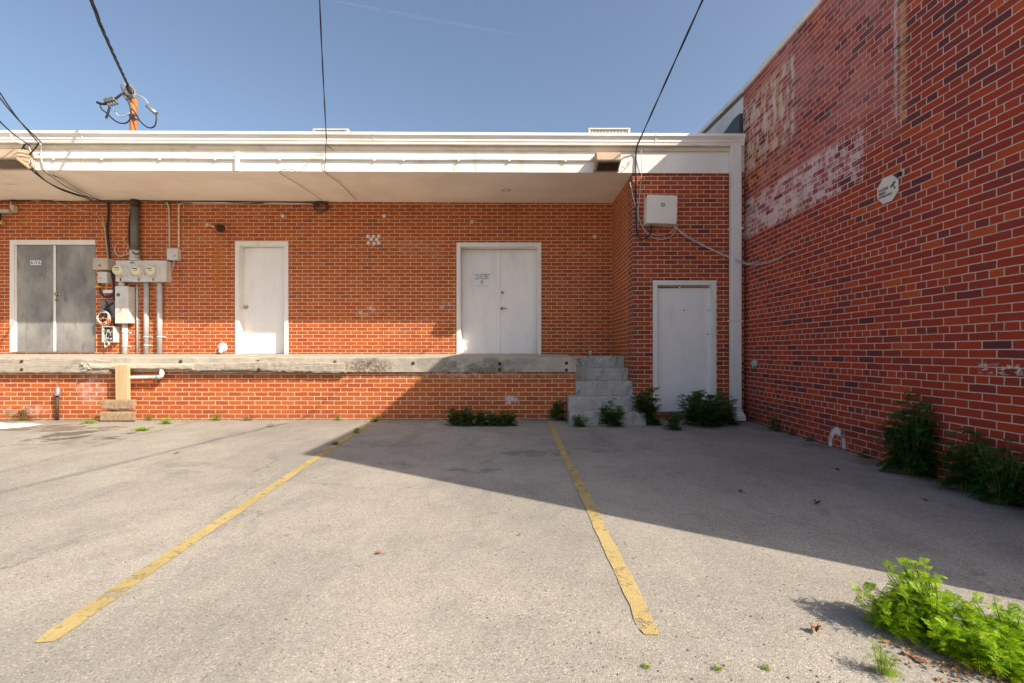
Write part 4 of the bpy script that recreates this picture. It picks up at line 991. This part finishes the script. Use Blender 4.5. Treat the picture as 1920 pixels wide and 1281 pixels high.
# cables hanging on the fascia (left)
def soff(px, py):                                   # a point just under the soffit
    Y = F*(3.80-EYE)/(CY-py); Y = min(max(Y, YF), YM-.03); return P(px, py, Y)-Vector((0,0,.01))
Yg = YF-.06
m = MB(); m.tube([P(73,267,6.84), P(68,276,6.85), P(57,288,6.9), P(46,298,Yg), P(43,305,Yg), P(48,313,Yg), P(58,318,YF-.03), soff(68,325), soff(84,337), soff(105,349), soff(140,362), soff(176,372)], .010, 7, sub=5)
tag(m.build('hanging_cable', M_BLACK), 'thick black cable swooping from the gutter under the soffit at the left', 'cable', 'hanging cables at the left end of the fascia')
m = MB(); m.tube([P(48,270,6.84), P(44,275,6.86), P(50,284,Yg), P(53,290,Yg), P(43,296,Yg), P(50,303,Yg), P(58,311,Yg), P(65,319,YF-.03), soff(72,326), soff(90,341), soff(120,357), soff(172,374)], .009, 7, sub=5)
m.tube([P(38,284,Yg), P(44,275,Yg), P(50,270,6.86), P(55,273,Yg)], .009, 7, sub=4)
wire_thing(m, 'hanging_cable', 'thin black cable crossing behind the thick one beside the left floodlight', 'cable', 'hanging cables at the left end of the fascia', M_BLACK, 'strand')
m = MB(); m.tube([P(20,252,6.83), P(24,262,6.83), P(33,267,6.84), P(43,270,6.84), P(48,268,6.84)], .012, 7, sub=5)
m.tube([P(54,275,Yg), P(58,285,Yg), P(64,295,YF-.03)], .008, 6, sub=4)
for q in range(5): m.tube([P(38+q*3,290,Yg), P(45+q*5,300+q,Yg-.02), P(40+q*6,308+q*2,Yg), P(52+q*3,316,YF-.03)], .006, 6, sub=5)
m.tube([P(76,270,6.88), P(77,283,YF-.03), P(78,300,YF-.03), P(84,315,YF-.03), soff(90,324), soff(110,334), soff(160,366)], .010, 7, sub=5)
wire_thing(m, 'hanging_cable', 'knot of white cables hanging on the fascia beside the left floodlight', 'cable', 'hanging cables at the left end of the fascia', M_WHITECAB, 'strand')
m = MB(); m.tube([P(612,264,6.85), P(610,285,YF-.03), P(610,300,YF-.045), P(609,316,YF-.02), soff(614,326), soff(640,345), soff(668,374)], .005, 6, sub=4)
m.tube([P(612,272,6.9), P(618,276,6.93), P(625,282,YF-.02)], .005, 6, sub=3)
wire_thing(m, 'hanging_wire', 'thin brown wire dropping from the middle overhead wire and slanting under the soffit', 'wire', 'thin wires under the soffit', M_BROWNCAB, 'strand')
m = MB(); m.tube([P(555,323,YF-.02), P(552,319,YF-.02), P(540,317,YF-.02), P(527,320,YF-.015), soff(527,325), soff(560,345), soff(603,374)], .004, 6, sub=4)
tag(m.build('hanging_wire', M_BROWNCAB), 'thin brown wire slanting under the soffit to the cable coil', 'wire', 'thin wires under the soffit')
m = MB(); m.tube([soff(80,318), soff(96,330), soff(130,352), soff(165,368), P(190,376,YM-.03)], .006, 6, sub=5); m.tube([soff(98,327), soff(120,336), soff(150,356), soff(186,374)], .005, 6, sub=5)
m.tube([P(0,363,8.45), P(12,366,8.45), P(22,373,YM-.04), P(40,377,YM-.03)], .010, 6, sub=4)
wire_thing(m, 'hanging_wire', 'slack thin brown wires beside the thick black cable under the soffit', 'wire', 'thin wires under the soffit', M_BROWNCAB, 'strand')
# right bay: control box and wires
cb, ycb = box_thing('control_box', 'tilted beige box on the brick bay above the lower white door', 'control box', 1213.5, 1269, 366.5, 418.5, .2, M_BEIGEBOX, Y=YD, rotdeg=1.8)
m = MB(); c = P(1243,384,ycb); m.box(c.x-.026, c.x+.026, ycb-.004, ycb-.0004, c.z-.026, c.z+.026); m.build('badge', M_DKBOX, cb)
m = MB(); m.box(c.x-.011, c.x+.011, ycb-.006, ycb-.0042, c.z-.013, c.z+.013); m.build('badge_mark', M_GREYBOX, cb)
Yp = YD-.02
m = MB(); m.tube([P(1197,266,6.84), P(1194,278,6.9), P(1192.5,290,YF-.02), P(1192,325,YF-.02), P(1191.5,345,Yp), P(1193,400,Yp), P(1194,430,Yp), P(1198,445,Yp-.02), P(1208,448,Yp-.04), P(1218,441,Yp-.06), P(1220.5,430,Yp-.07), P(1221,418,Yp-.07)], .0115, 7, sub=5)
tag(m.build('drop_cable', M_BLACK), 'black cable dropping from the right overhead wire down to the beige box', 'cable')
m = MB()
m.tube([P(1202,282,6.92), P(1203,320,YF-.02), P(1201,350,Yp), P(1197,390,Yp), P(1196,430,Yp)], .005, 6, sub=4)
m.tube([P(1181,342,Yp), P(1188,372,Yp), P(1200,415,Yp), P(1214,436,Yp), P(1235,441,Yp-.02), P(1258,436,Yp-.04), P(1264,428,Yp-.05), P(1264,420,Yp-.06)], .006, 6, sub=5)
m.tube([P(1198,410,Yp), P(1212,437,Yp), P(1235,449,Yp-.02), P(1255,445,Yp-.03), P(1266,434,Yp-.05), P(1266,420,Yp-.06)], .006, 6, sub=5)
m.tube([P(1146,362,8.2), P(1150,356,8.0), P(1158,354,7.8)], .006, 6, sub=3)
wire_thing(m, 'hanging_wire', 'white wires looping below the beige box on the bay corner', 'wire', None, M_WHITECAB, 'strand')
m = MB()
m.tube([P(1266,424,Yp-.06), P(1280,437,Yp-.04), P(1310,455,Yp), P(1340,470,Yp), P(1367,481,Yp-.02), P(1380,486,6.84), P(1392,491,6.83), W(1408,494)-Vector((.02,0,0)), W(1440,491)-Vector((.02,0,0)), W(1470,481)-Vector((.02,0,0)), W(1492,470)-Vector((.01,0,0))], .0065, 6, sub=5)
m.tube([P(1264,424,Yp-.06), P(1285,443,Yp-.04), P(1320,462,Yp), P(1367,483.5,Yp-.02), P(1380,489,6.84), P(1392,493,6.83), W(1410,497)-Vector((.02,0,0)), W(1440,494)-Vector((.02,0,0)), W(1468,484)-Vector((.02,0,0))], .0055, 6, sub=5)
wire_thing(m, 'sagging_wires', 'pale twin wires sagging from the beige box across the downpipe to the right wall', 'wire', None, M_WHITECAB, 'strand')
m = MB(); m.tube([P(1165,311,YF-.1), P(1172,315,YF-.06), P(1180,308,YF-.03), P(1183,300,YF-.02)], .006, 6, sub=5)
tag(m.build('lamp_lead', M_CONDUIT), 'short grey lead curling from the right floodlight', 'wire')

# ------------------------------------------------------------------ rooftop condensers
def condenser(px0, px1, py_top, label, Y=9.3, rail=True):
    x0, x1 = PX(px0,Y), PX(px1,Y); zt = PZ(py_top,Y); wd = x1-x0
    t = thing('rooftop_condenser', label, 'air conditioner', ((x0+x1)/2, Y+wd/2, 4.3), 'air conditioners on the low roof')
    m = MB(); m.box(x0, x1, Y, Y+wd, zt-.85, zt-.034, .01, 1); m.build('coil_cabinet', M_ACDARK, t)
    m = MB(); m.box(x0-.02, x1+.02, Y-.02, Y+wd+.02, zt-.033, zt+.005, .016, 3)
    for i in range(13):
        x = x0+wd*i/12; m.box(x-.005, x+.005, Y-.012, Y-.001, zt-.85, zt-.034)
    for s in (x0-.012, x1-.03): m.box(s, s+.045, Y-.015, Y+.03, zt-.85, zt-.03)
    m.build('cover', M_ACMETAL, t)
    m = MB()
    for i in range(4): m.lathe(((x0+x1)/2, Y+wd/2, zt+.004), (0,0,1), [(0,wd*(.12+.09*i)),(.008,wd*(.12+.09*i)),(.008,wd*(.105+.09*i)),(0,wd*(.105+.09*i))], 28)
    m.build('fan_guard', M_IRON, t)
    m = MB()
    for xx in (x0+.05, x1-.11): m.box(xx, xx+.06, Y+.04, Y+wd-.04, 4.3, zt-.855)
    split_build(m, 'stand', M_STEEL, t)
condenser(588, 652, 242.3, 'pale air conditioner top peeping over the gutter behind the middle overhead wire')
condenser(1104, 1180, 241, 'pale air conditioner top peeping over the gutter near the right building')

# ------------------------------------------------------------------ signs
sg = thing('surveillance_sign', 'cream octagonal surveillance sign on the right brick wall', 'sign', W(1667, 356))
# octagon corners read off the wall
oc = [(1673.0,328),(1685,335.5),(1686,356),(1675,376),(1660,382.5),(1647,373.5),(1647,354.5),(1657,335.5)]
cen = W(1666.5, 355.5); yz = [(W(*p).y, W(*p).z) for p in oc]
rad = sum(math.hypot(y-cen.y, z-cen.z) for y, z in yz)/8
m = MB(); m.prism([(cen.y+rad*math.cos(R(22.5+45*i)), cen.z+rad*math.sin(R(22.5+45*i))) for i in range(8)], 'x', XR-.014, XR-.006); m.build('board', M_SIGN, sg)
rt, up = Vector((0,-1,0)), Vector((0,0,1)); so_ = Vector((XR-.0152, cen.y, cen.z))
m = MB()
text_into(m, '24 HOUR', rad*.27, so_+rt*(-rad*.80)+up*(rad*.10), rt, up, .001, 'LEFT', .0008, sx=.78)
text_into(m, 'VIDEO', rad*.27, so_+rt*(-rad*.80)+up*(-rad*.16), rt, up, .001, 'LEFT', .0008, sx=.85)
text_into(m, 'SURVEILLANCE', rad*.22, so_+rt*(-rad*.80)+up*(-rad*.40), rt, up, .001, 'LEFT', .0006, sx=.82)
m.build('lettering', M_INK, sg)
m = MB()
def poly_on(m, pts, base, rt, up, t=.001):
    n = rt.cross(up)
    m_ = [base+rt*x+up*y for x, y in pts]; b_ = [p+n*t for p in m_]
    v0 = [m.bm.verts.new(p) for p in m_]; v1 = [m.bm.verts.new(p) for p in b_]
    m.bm.faces.new(v0[::-1]); m.bm.faces.new(v1)
    for i in range(len(pts)): m.bm.faces.new((v0[i], v0[(i+1)%len(pts)], v1[(i+1)%len(pts)], v1[i]))
q = rad
poly_on(m, [(.28*q,.12*q),(.36*q,.02*q),(.72*q,.26*q),(.66*q,.40*q)], so_, rt, up)
poly_on(m, [(.22*q,.10*q),(.27*q,.02*q),(.33*q,.06*q),(.28*q,.13*q)], so_, rt, up)
poly_on(m, [(.52*q,.12*q),(.57*q,.15*q),(.66*q,-.10*q),(.61*q,-.12*q)], so_, rt, up)
poly_on(m, [(.58*q,-.12*q),(.74*q,-.06*q),(.76*q,-.12*q),(.60*q,-.18*q)], so_, rt, up)
m.build('camera_symbol', M_INK, sg)
t = thing('wall_bracket', 'tiny dark bracket on a pale plate at the corner of the octagonal sign', 'bracket', W(1691, 326))
c = W(1691, 326)
m = MB(); m.box(XR-.006, XR, c.y-.03, c.y+.03, c.z-.035, c.z+.04, .002); m.build('plate', M_WHITECAB, t)
m = MB(); m.box(XR-.032, XR-.006, c.y-.012, c.y+.02, c.z-.02, c.z+.018, .003); m.build('arm', M_BLACK, t)
# notice on the double door
Yn = y3-.003
nx0, nx1, nz0, nz1 = PX(888.5,Yn), PX(919,Yn), PZ(540,Yn), PZ(511,Yn); nc = Vector(((nx0+nx1)/2, Yn-.0035, (nz0+nz1)/2)); nw_ = nx1-nx0
ntc = thing('notice_sign', 'white no loitering notice on the left leaf of the double door', 'sign', (nc.x, Yn, nz0))
m = MB(); m.box(nx0, nx1, Yn-.003, Yn, nz0, nz1, .001); m.build('board', M_NOTICE, ntc)
m = MB(); X_, Z_ = Vector((1,0,0)), Vector((0,0,1))
text_into(m, 'NO LOITERING', nw_*.135, nc+Z_*(nw_*.33), X_, Z_, .0008, 'CENTER', .0005)
text_into(m, 'AT ANY TIME', nw_*.115, nc+Z_*(nw_*.215), X_, Z_, .0008, 'CENTER', .0005)
text_into(m, 'PRIVATE PROPERTY', nw_*.125, nc+Z_*(nw_*.09), X_, Z_, .0008, 'CENTER', .0005, sx=.80)
m.build('lettering', M_INK, ntc)
m = MB(); bc_ = nc+Z_*(-nw_*.16)
ring = [(.095*math.cos(i*math.pi/12), .095*math.sin(i*math.pi/12)) for i in range(24)]
for i in range(24):
    a, b2 = ring[i], ring[(i+1)%24]; poly_on(m, [(a[0]*nw_,a[1]*nw_),(a[0]*.55*nw_,a[1]*.55*nw_),(b2[0]*.55*nw_,b2[1]*.55*nw_),(b2[0]*nw_,b2[1]*nw_)], bc_, X_, Z_, .0006)
poly_on(m, [(-.09*nw_,.03*nw_),(.09*nw_,.03*nw_),(.07*nw_,.12*nw_),(.0,.15*nw_),(-.07*nw_,.12*nw_)], bc_+Vector((0,-.0008,0)), X_, Z_, .0004)
m.build('badge_symbol', M_GREYINK, ntc)
m = MB(); poly_on(m, [(-.36*nw_,-.365*nw_),(-.36*nw_,-.345*nw_),(.36*nw_,-.345*nw_),(.36*nw_,-.365*nw_)], nc, X_, Z_, .0005)
m.build('fine_print', M_GREYINK, ntc)
# house number
hn = thing('house_number', 'small white number tiles on the left leaf of the grey double door', 'number sign', P(67, 498, y1))
Yh = y1-.002
for i, (ch, tilt) in enumerate((('6',0),('0',0),('6',9))):
    c = P(60.3+i*6.9, 492.7, Yh)
    m = MB(); m.box(c.x-.032, c.x+.032, Yh-.002, Yh, c.z-.045, c.z+.045, .0006, rot=(c,'Y',R(tilt))); til = m.build('tile', M_NOTICE, hn)
    m = MB(); a = R(-tilt); text_into(m, ch, .095, c+Vector((0,-.003,0)), (math.cos(a),0,math.sin(a)), (-math.sin(a),0,math.cos(a)), .0008, 'CENTER', .0006); m.build('digit', M_INK, til)

# ------------------------------------------------------------------ plants
def frond(bm, base, d, up, L, rng, wid=.32, droop=.5, pairs=7):
    d = d.normalized(); side = d.cross(up)
    if side.length < 1e-4: side = d.orthogonal()
    side.normalize(); n = side.cross(d).normalized()
    pts = []
    for i in range(pairs+2):
        t = i/(pairs+1); pts.append(base+d*(L*t)-Vector((0,0,1))*(droop*L*t*t)+n*(.06*L*math.sin(t*3)))
    def quad(a, b, c, e):
        f = bm.faces.new([bm.verts.new(p) for p in (a, b, c, e)]); f.smooth = False
    wr = L*.012
    for i in range(pairs+1):
        quad(pts[i]+side*wr, pts[i]-side*wr, pts[i+1]-side*wr*.6, pts[i+1]+side*wr*.6)
    for i in range(1, pairs+2):
        t = i/(pairs+1); p = pts[i]; td = (pts[min(i+1,pairs+1)]-pts[i-1]).normalized()
        l = L*wid*(math.sin(math.pi*min(1, .18+.80*t))**.8)*rng.uniform(.8,1.15)
        for s in ((-1, 1) if i <= pairs else (0,)):
            ld = (side*s*.85+td*.65+n*rng.uniform(-.2,.25)).normalized() if s else td
            ls = ld.cross(n)
            if ls.length < 1e-3: ls = side
            ls = ls.normalized()*l*.09
            m_ = p+ld*l*.5
            quad(p, m_+ls, p+ld*l, m_-ls)
            # lobes
            for q, sg_ in ((.25,1),(.25,-1),(.48,1),(.48,-1),(.72,1),(.72,-1)):
                b_ = p+ld*l*q; e_ = b_+(ld*.55+ls.normalized()*sg_*.8).normalized()*l*.46*(1.1-q); w_ = ld*l*.055
                bm.faces.new([bm.verts.new(z) for z in (b_-w_, e_, b_+w_)])
def weed(label, base, h, spread, n, seed, mat, wid=.34, L=None, lean=(0,0), cat='weed', name='weed_plant', group='weeds growing at the walls and in the asphalt', pairs=6, bases=None, droop=(.15,.6), avoid=None, stemn=None, dens=2.3):
    rng = random.Random(seed); t = thing(name, label, cat, base, group)
    mf = MB(); bases = bases or [(Vector(base), h, spread, n)]
    for (b, h, spread, n) in bases:
        n = int(n*dens)
        ns = stemn or max(3, n//9); ms_ = MB()
        for s in range(ns):
            a = rng.uniform(0, 2*math.pi); rr = spread*math.sqrt(rng.random())*.85; hh = h*rng.uniform(.55,1.0)*(1-.35*(rr/max(spread,.01)))
            tip = b+Vector((math.cos(a)*rr+lean[0]*hh, math.sin(a)*rr*.8+lean[1]*hh, hh*.86))
            if avoid: tip = avoid(tip)
            foot = b+Vector((math.cos(a)*rr*.25, math.sin(a)*rr*.2, -.005)); mid = foot.lerp(tip, .5)+Vector((math.cos(a)*-.1*rr, 0, .04*hh))
            ms_.tube([foot, mid, tip], lambda q, hh=hh: max(.0010, min(.0048, .008*hh/.4)*(1-q*.75)), 5, sub=4)
            path = catmull([foot, mid, tip], 6); nf = max(3, n//ns)
            for q in range(nf):
                tt = .12+.88*(q+rng.random()*.6)/nf; p = path[min(len(path)-1, int(tt*(len(path)-1)))]
                az = q*2.4+rng.uniform(-.5,.5); el = rng.uniform(.1,.9)*(.5+tt*.7)
                d = Vector((math.cos(az)*math.cos(el), math.sin(az)*math.cos(el), math.sin(el)))
                if avoid and (avoid(p+d*(L or h*.5))-(p+d*(L or h*.5))).length > .001:
                    d = (avoid(p+d*(L or h*.5))-p)
                    if d.length < .02: continue
                frond(mf.bm, p, d, Vector((0,0,1)), (L or h*.5)*rng.uniform(.6,1.1)*(1.12-.45*tt), rng, wid, rng.uniform(*droop), pairs)
        ms_.build('stem', M_STEM, t)
    for v in mf.bm.verts: v.co.z = max(v.co.z, .004)
    if avoid:
        for v in mf.bm.verts: v.co = avoid(v.co)
    mf.build('foliage', mat, t); return t
keep_front = lambda lim: (lambda p: Vector((p.x, min(p.y, lim), p.z)))
keep_left = lambda lim: (lambda p: Vector((min(p.x, lim), p.y, p.z)))
kd = keep_front(6.985)
# the big sunlit weed in the foreground
bases = [(Vector((1.42,1.71,0)),.21,.14,70), (Vector((1.54,1.68,0)),.36,.14,90), (Vector((1.70,1.58,0)),.23,.15,84), (Vector((1.62,1.48,0)),.17,.15,76), (Vector((1.77,1.42,0)),.16,.16,84), (Vector((1.52,1.55,0)),.13,.12,60), (Vector((1.68,1.26,0)),.12,.14,66), (Vector((1.84,1.28,0)),.13,.17,70)]
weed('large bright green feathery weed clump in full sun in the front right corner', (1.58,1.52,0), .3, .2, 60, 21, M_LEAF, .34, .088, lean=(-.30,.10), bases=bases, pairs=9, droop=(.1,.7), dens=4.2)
weed('small pale green weed in the asphalt in front of the large bright clump', G(1655,1264), .125, .07, 34, 22, M_LEAFMID, .26, .06, pairs=6)
L_ = [ # label, px, py(base), height, spread, n, mat, avoid
 ('scraggly reddish weed against the dock wall left of the standpipe', 45, 789, .20, .30, 26, M_LEAFRED, kd),
 ('low bright weed tuft just left of the brown planks', 168, 794, .07, .16, 26, M_LEAF, kd),
 ('flat bright weed patch out on the asphalt in front of the planks', 262, 808, .045, .20, 34, M_LEAF, None),
 ('rounded bright weed tuft where the faded parking line meets the wall', 314, 795, .10, .13, 34, M_LEAF, kd),
 ('small yellowish weed at the wall right of the planks', 279, 787, .10, .06, 14, M_LEAFMID, kd),
 ('upright bright little weed at the dock wall below the pipe elbow', 404, 788, .11, .07, 20, M_LEAF, kd),
 ('dry brownish weed at the dock wall below the single white door', 467, 788, .08, .12, 16, M_LEAFRED, kd),
 ('sparse pale sprig in the asphalt crack in front of the dry weed', 505, 801, .07, .08, 8, M_LEAFMID, None),
 ('small bright weed at the dock wall left of the shadow edge', 634, 787, .10, .05, 12, M_LEAFMID, kd),
 ('weed half in shadow where the middle parking line meets the wall', 702, 790, .11, .14, 26, M_LEAFMID, kd),
 ('small weed growing through the middle parking line near the wall', 668, 812, .07, .06, 18, M_LEAFMID, None),
 ('tiny weed on the middle parking line farthest from the wall', 628, 834, .03, .05, 10, M_LEAFDK, None),
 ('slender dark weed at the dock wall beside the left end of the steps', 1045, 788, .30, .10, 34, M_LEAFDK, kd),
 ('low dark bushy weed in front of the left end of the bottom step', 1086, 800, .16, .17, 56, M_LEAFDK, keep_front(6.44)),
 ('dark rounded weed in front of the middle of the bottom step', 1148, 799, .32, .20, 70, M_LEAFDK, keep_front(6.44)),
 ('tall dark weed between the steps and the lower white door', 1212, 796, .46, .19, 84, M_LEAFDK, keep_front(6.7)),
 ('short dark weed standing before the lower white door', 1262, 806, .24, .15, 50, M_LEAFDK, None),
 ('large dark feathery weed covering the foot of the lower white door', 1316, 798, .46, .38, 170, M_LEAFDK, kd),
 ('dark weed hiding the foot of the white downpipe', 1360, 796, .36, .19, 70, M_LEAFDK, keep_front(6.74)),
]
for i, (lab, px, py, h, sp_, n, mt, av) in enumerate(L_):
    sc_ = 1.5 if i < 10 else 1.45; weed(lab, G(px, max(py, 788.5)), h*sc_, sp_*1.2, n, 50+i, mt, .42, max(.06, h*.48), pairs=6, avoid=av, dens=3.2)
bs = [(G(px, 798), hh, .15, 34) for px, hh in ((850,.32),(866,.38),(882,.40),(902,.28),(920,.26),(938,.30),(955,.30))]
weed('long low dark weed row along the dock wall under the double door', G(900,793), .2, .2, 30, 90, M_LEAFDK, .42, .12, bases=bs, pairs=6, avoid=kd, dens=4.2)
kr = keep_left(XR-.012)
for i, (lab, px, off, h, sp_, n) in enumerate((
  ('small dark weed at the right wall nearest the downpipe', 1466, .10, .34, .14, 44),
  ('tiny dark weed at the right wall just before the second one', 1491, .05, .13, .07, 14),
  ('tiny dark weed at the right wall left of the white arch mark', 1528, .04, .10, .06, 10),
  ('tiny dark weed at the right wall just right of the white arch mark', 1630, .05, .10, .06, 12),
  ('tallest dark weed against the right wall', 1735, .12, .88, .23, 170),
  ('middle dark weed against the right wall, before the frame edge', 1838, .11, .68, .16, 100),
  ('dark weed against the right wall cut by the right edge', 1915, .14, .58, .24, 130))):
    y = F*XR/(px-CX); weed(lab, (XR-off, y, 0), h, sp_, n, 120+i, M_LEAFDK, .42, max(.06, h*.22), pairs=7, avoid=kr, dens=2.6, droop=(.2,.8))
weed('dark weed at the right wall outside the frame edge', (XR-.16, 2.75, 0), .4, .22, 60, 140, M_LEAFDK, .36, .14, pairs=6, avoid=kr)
for i, (lab, px, py) in enumerate((('tiny green sprout in the asphalt beyond the end of the right parking line', 1210, 1251), ('tiny green sprout in the asphalt, nearest the small pale weed', 1437, 1254), ('tiny mossy sprout between the other two sprouts', 1345, 1256))):
    weed(lab, G(px,py), .022, .022, 12, 150+i, M_LEAFMID, .4, .02, pairs=3, name='weed_sprout', group='tiny sprouts in the asphalt')

# ------------------------------------------------------------------ litter on the ground
def leaf(label, px, py, size, seed, mat=M_DEAD, curl=.5):
    rng = random.Random(seed); c = G(px, py); a0 = rng.uniform(0, 6.28); m = MB(); n = 9
    pts = []
    for i in range(2*n):
        a = 2*math.pi*i/(2*n); r = size*(1.0 if i % 2 == 0 else .55)*rng.uniform(.75,1.1)*(1.25 if i == 0 else 1)
        x, y = r*math.cos(a)*1.25, r*math.sin(a)*.8; z = .006+curl*size*(abs(math.sin(a))**2*.9+.25*math.cos(2*a+1)+.25)
        pts.append(Vector((c.x+x*math.cos(a0)-y*math.sin(a0), c.y+x*math.sin(a0)+y*math.cos(a0), max(.005, z))))
    cv = m.bm.verts.new(c+Vector((0,0,.006))); v = [m.bm.verts.new(p) for p in pts]
    for i in range(2*n): m.bm.faces.new((cv, v[i], v[(i+1)%(2*n)]))
    m.tube([pts[0], pts[0]+(pts[0]-c)*.8+Vector((0,0,-.003))], .0012, 5)
    ext = bmesh.ops.extrude_face_region(m.bm, geom=[f for f in m.bm.faces if len(f.verts) == 3])
    for q in ext['geom']:
        if isinstance(q, bmesh.types.BMVert): q.co.z += .0012
    return tag(m.build('dry_leaf', mat), label, 'leaf', 'dry leaves on the asphalt')
leaf('curled orange brown leaf left of the large bright weed', 1530, 1187, .022, 1, curl=1.0)
leaf('orange leaf on the sunlit asphalt between the two clear parking lines', 709, 1040, .017, 2)
leaf('small reddish leaf near the shadow edge left of the right parking line', 974, 1005, .009, 3)
leaf('pale orange leaf on the sunlit asphalt left of the middle parking line', 331, 851, .028, 4)
leaf('dark curled leaf in the shade right of the right parking line', 1532, 946, .03, 5, M_DEADDARK, .8)
leaf('brown leaf in the shade nearest the right parking line', 1388, 923, .02, 6, M_DEADDARK, .5)
leaf('small dark leaf in the shade before the white arch mark', 1570, 882, .022, 7, M_DEADDARK, .5)
leaf('small brown leaf flat in the shade near the right wall weeds', 1735, 940, .018, 8, M_DEADDARK, .4)
leaf('tiny yellow leaf on the damp stain by the white sheet', 92, 826, .02, 9, M_DEAD, .4)
rng = random.Random(77); m = MB()                   # leaf litter under the big weed and along the walls
def scrap(m, c, s):
    a = rng.uniform(0, 6.28); q = []
    for i in range(5):
        b = a+i*1.256+rng.uniform(-.3,.3); r = s*rng.uniform(.6,1.2); q.append(m.bm.verts.new((c[0]+math.cos(b)*r, c[1]+math.sin(b)*r*.8, .005+rng.uniform(0, s*.8))))
    m.bm.faces.new(q)
for i in range(420): t = rng.random(); scrap(m, (1.32+.6*t+rng.gauss(0,.05), 1.60-.42*t+rng.gauss(0,.06)), rng.uniform(.004,.013))
for i in range(420):
    scrap(m, (XR-abs(rng.gauss(0,.09))-.01, rng.uniform(2.2,4.6)), rng.uniform(.005,.014))
for i in range(300): scrap(m, (rng.uniform(-8.2,-4.2), 6.98-abs(rng.gauss(0,.06))), rng.uniform(.006,.016))
for i in range(160): scrap(m, (rng.uniform(-4.2,3.3), 6.98-abs(rng.gauss(0,.05))), rng.uniform(.004,.011))
tag(m.build('leaf_litter', M_LITTER), 'dry brown leaf scraps scattered along the walls and under the weeds', 'leaf litter', kind='stuff')
m = MB()                                            # loose grit
for i in range(1500):
    y = 1.35+5.4*rng.random()**2.2; x = rng.uniform(-1.15,1.15)*y; s = rng.uniform(.0018,.0048)
    if x > XR-.1: continue
    b = bmesh.new(); bmesh.ops.create_icosphere(b, subdivisions=1, radius=s)
    k_ = [rng.uniform(.6,1.2) for _ in range(3)]
    for v in b.verts: v.co = Vector((v.co.x*k_[0]+x, v.co.y*k_[1]+y, v.co.z*k_[2]+s*.4))
    m.merge(b)
tag(m.build('loose_grit', surf('grit_stone', (.30,.27,.24), (.13,.12,.11), .9, 70)), 'loose grit and small stones scattered over the asphalt', 'grit', kind='stuff')
# crumpled white sheet at the left
m = MB(); nx, ny = 46, 16; vg = []
from mathutils import noise as mn
x0, x1, ya, yb = -8.6, -6.78, 5.72, 6.52
for i in range(nx+1):
    row = []
    for j in range(ny+1):
        u, v = i/nx, j/ny
        x = x0+(x1-x0)*u; yy0 = ya+(.62*u**4)+.03*mn.noise((x*3,0,4)); yy1 = yb+.04*mn.noise((x*4,2,1))
        y = yy0+(yy1-yy0)*v; e = min(u*99, (1-u)*6, v*4, (1-v)*4, 1)
        row.append(m.bm.verts.new((x, y, .006+e*(.05+.035*mn.noise((x*4,y*5,0))+.015*mn.noise((x*11,y*12,3))))))
    vg.append(row)
for i in range(nx):
    for j in range(ny): f = m.bm.faces.new((vg[i][j], vg[i+1][j], vg[i+1][j+1], vg[i][j+1])); f.smooth = True
bd = [v for v in m.bm.verts if v.is_boundary]
tag(m.build('plastic_sheet', M_SHEET), 'crumpled dirty white sheet lying on the asphalt at the left edge', 'sheet')

# ------------------------------------------------------------------ faint contrail, far off and high
m_c, nt_c, b_c = mat_new('contrail_vapour'); kc = K(nt_c)
b_c.inputs['Base Color'].default_value = (.85,.87,.9,1); b_c.inputs['Roughness'].default_value = 1.0; b_c.inputs['Specular IOR Level'].default_value = 0
tr_ = kc.node('ShaderNodeBsdfTransparent'); mx_ = kc.node('ShaderNodeMixShader'); kc.put(mx_.inputs[0], kc.ss(kc.noise(kc.pos(), .012, 4, .6), .35, .7, .015, .06))
out_ = [q for q in nt_c.nodes if q.type == 'OUTPUT_MATERIAL'][0]
nt_c.links.new(tr_.outputs[0], mx_.inputs[1]); nt_c.links.new(b_c.outputs[0], mx_.inputs[2]); nt_c.links.new(mx_.outputs[0], out_.inputs[0])
m = MB(); m.tube([P(628,2,3000), P(700,16,3000), P(800,35,3000), P(900,53,3000), P(976,66,3000)], lambda t: 1.5+6.5*math.sin(math.pi*min(1,max(0,t)))**.7, 10, sub=12)
tag(m.build('contrail', m_c), 'faint white contrail slanting across the blue sky', 'contrail')
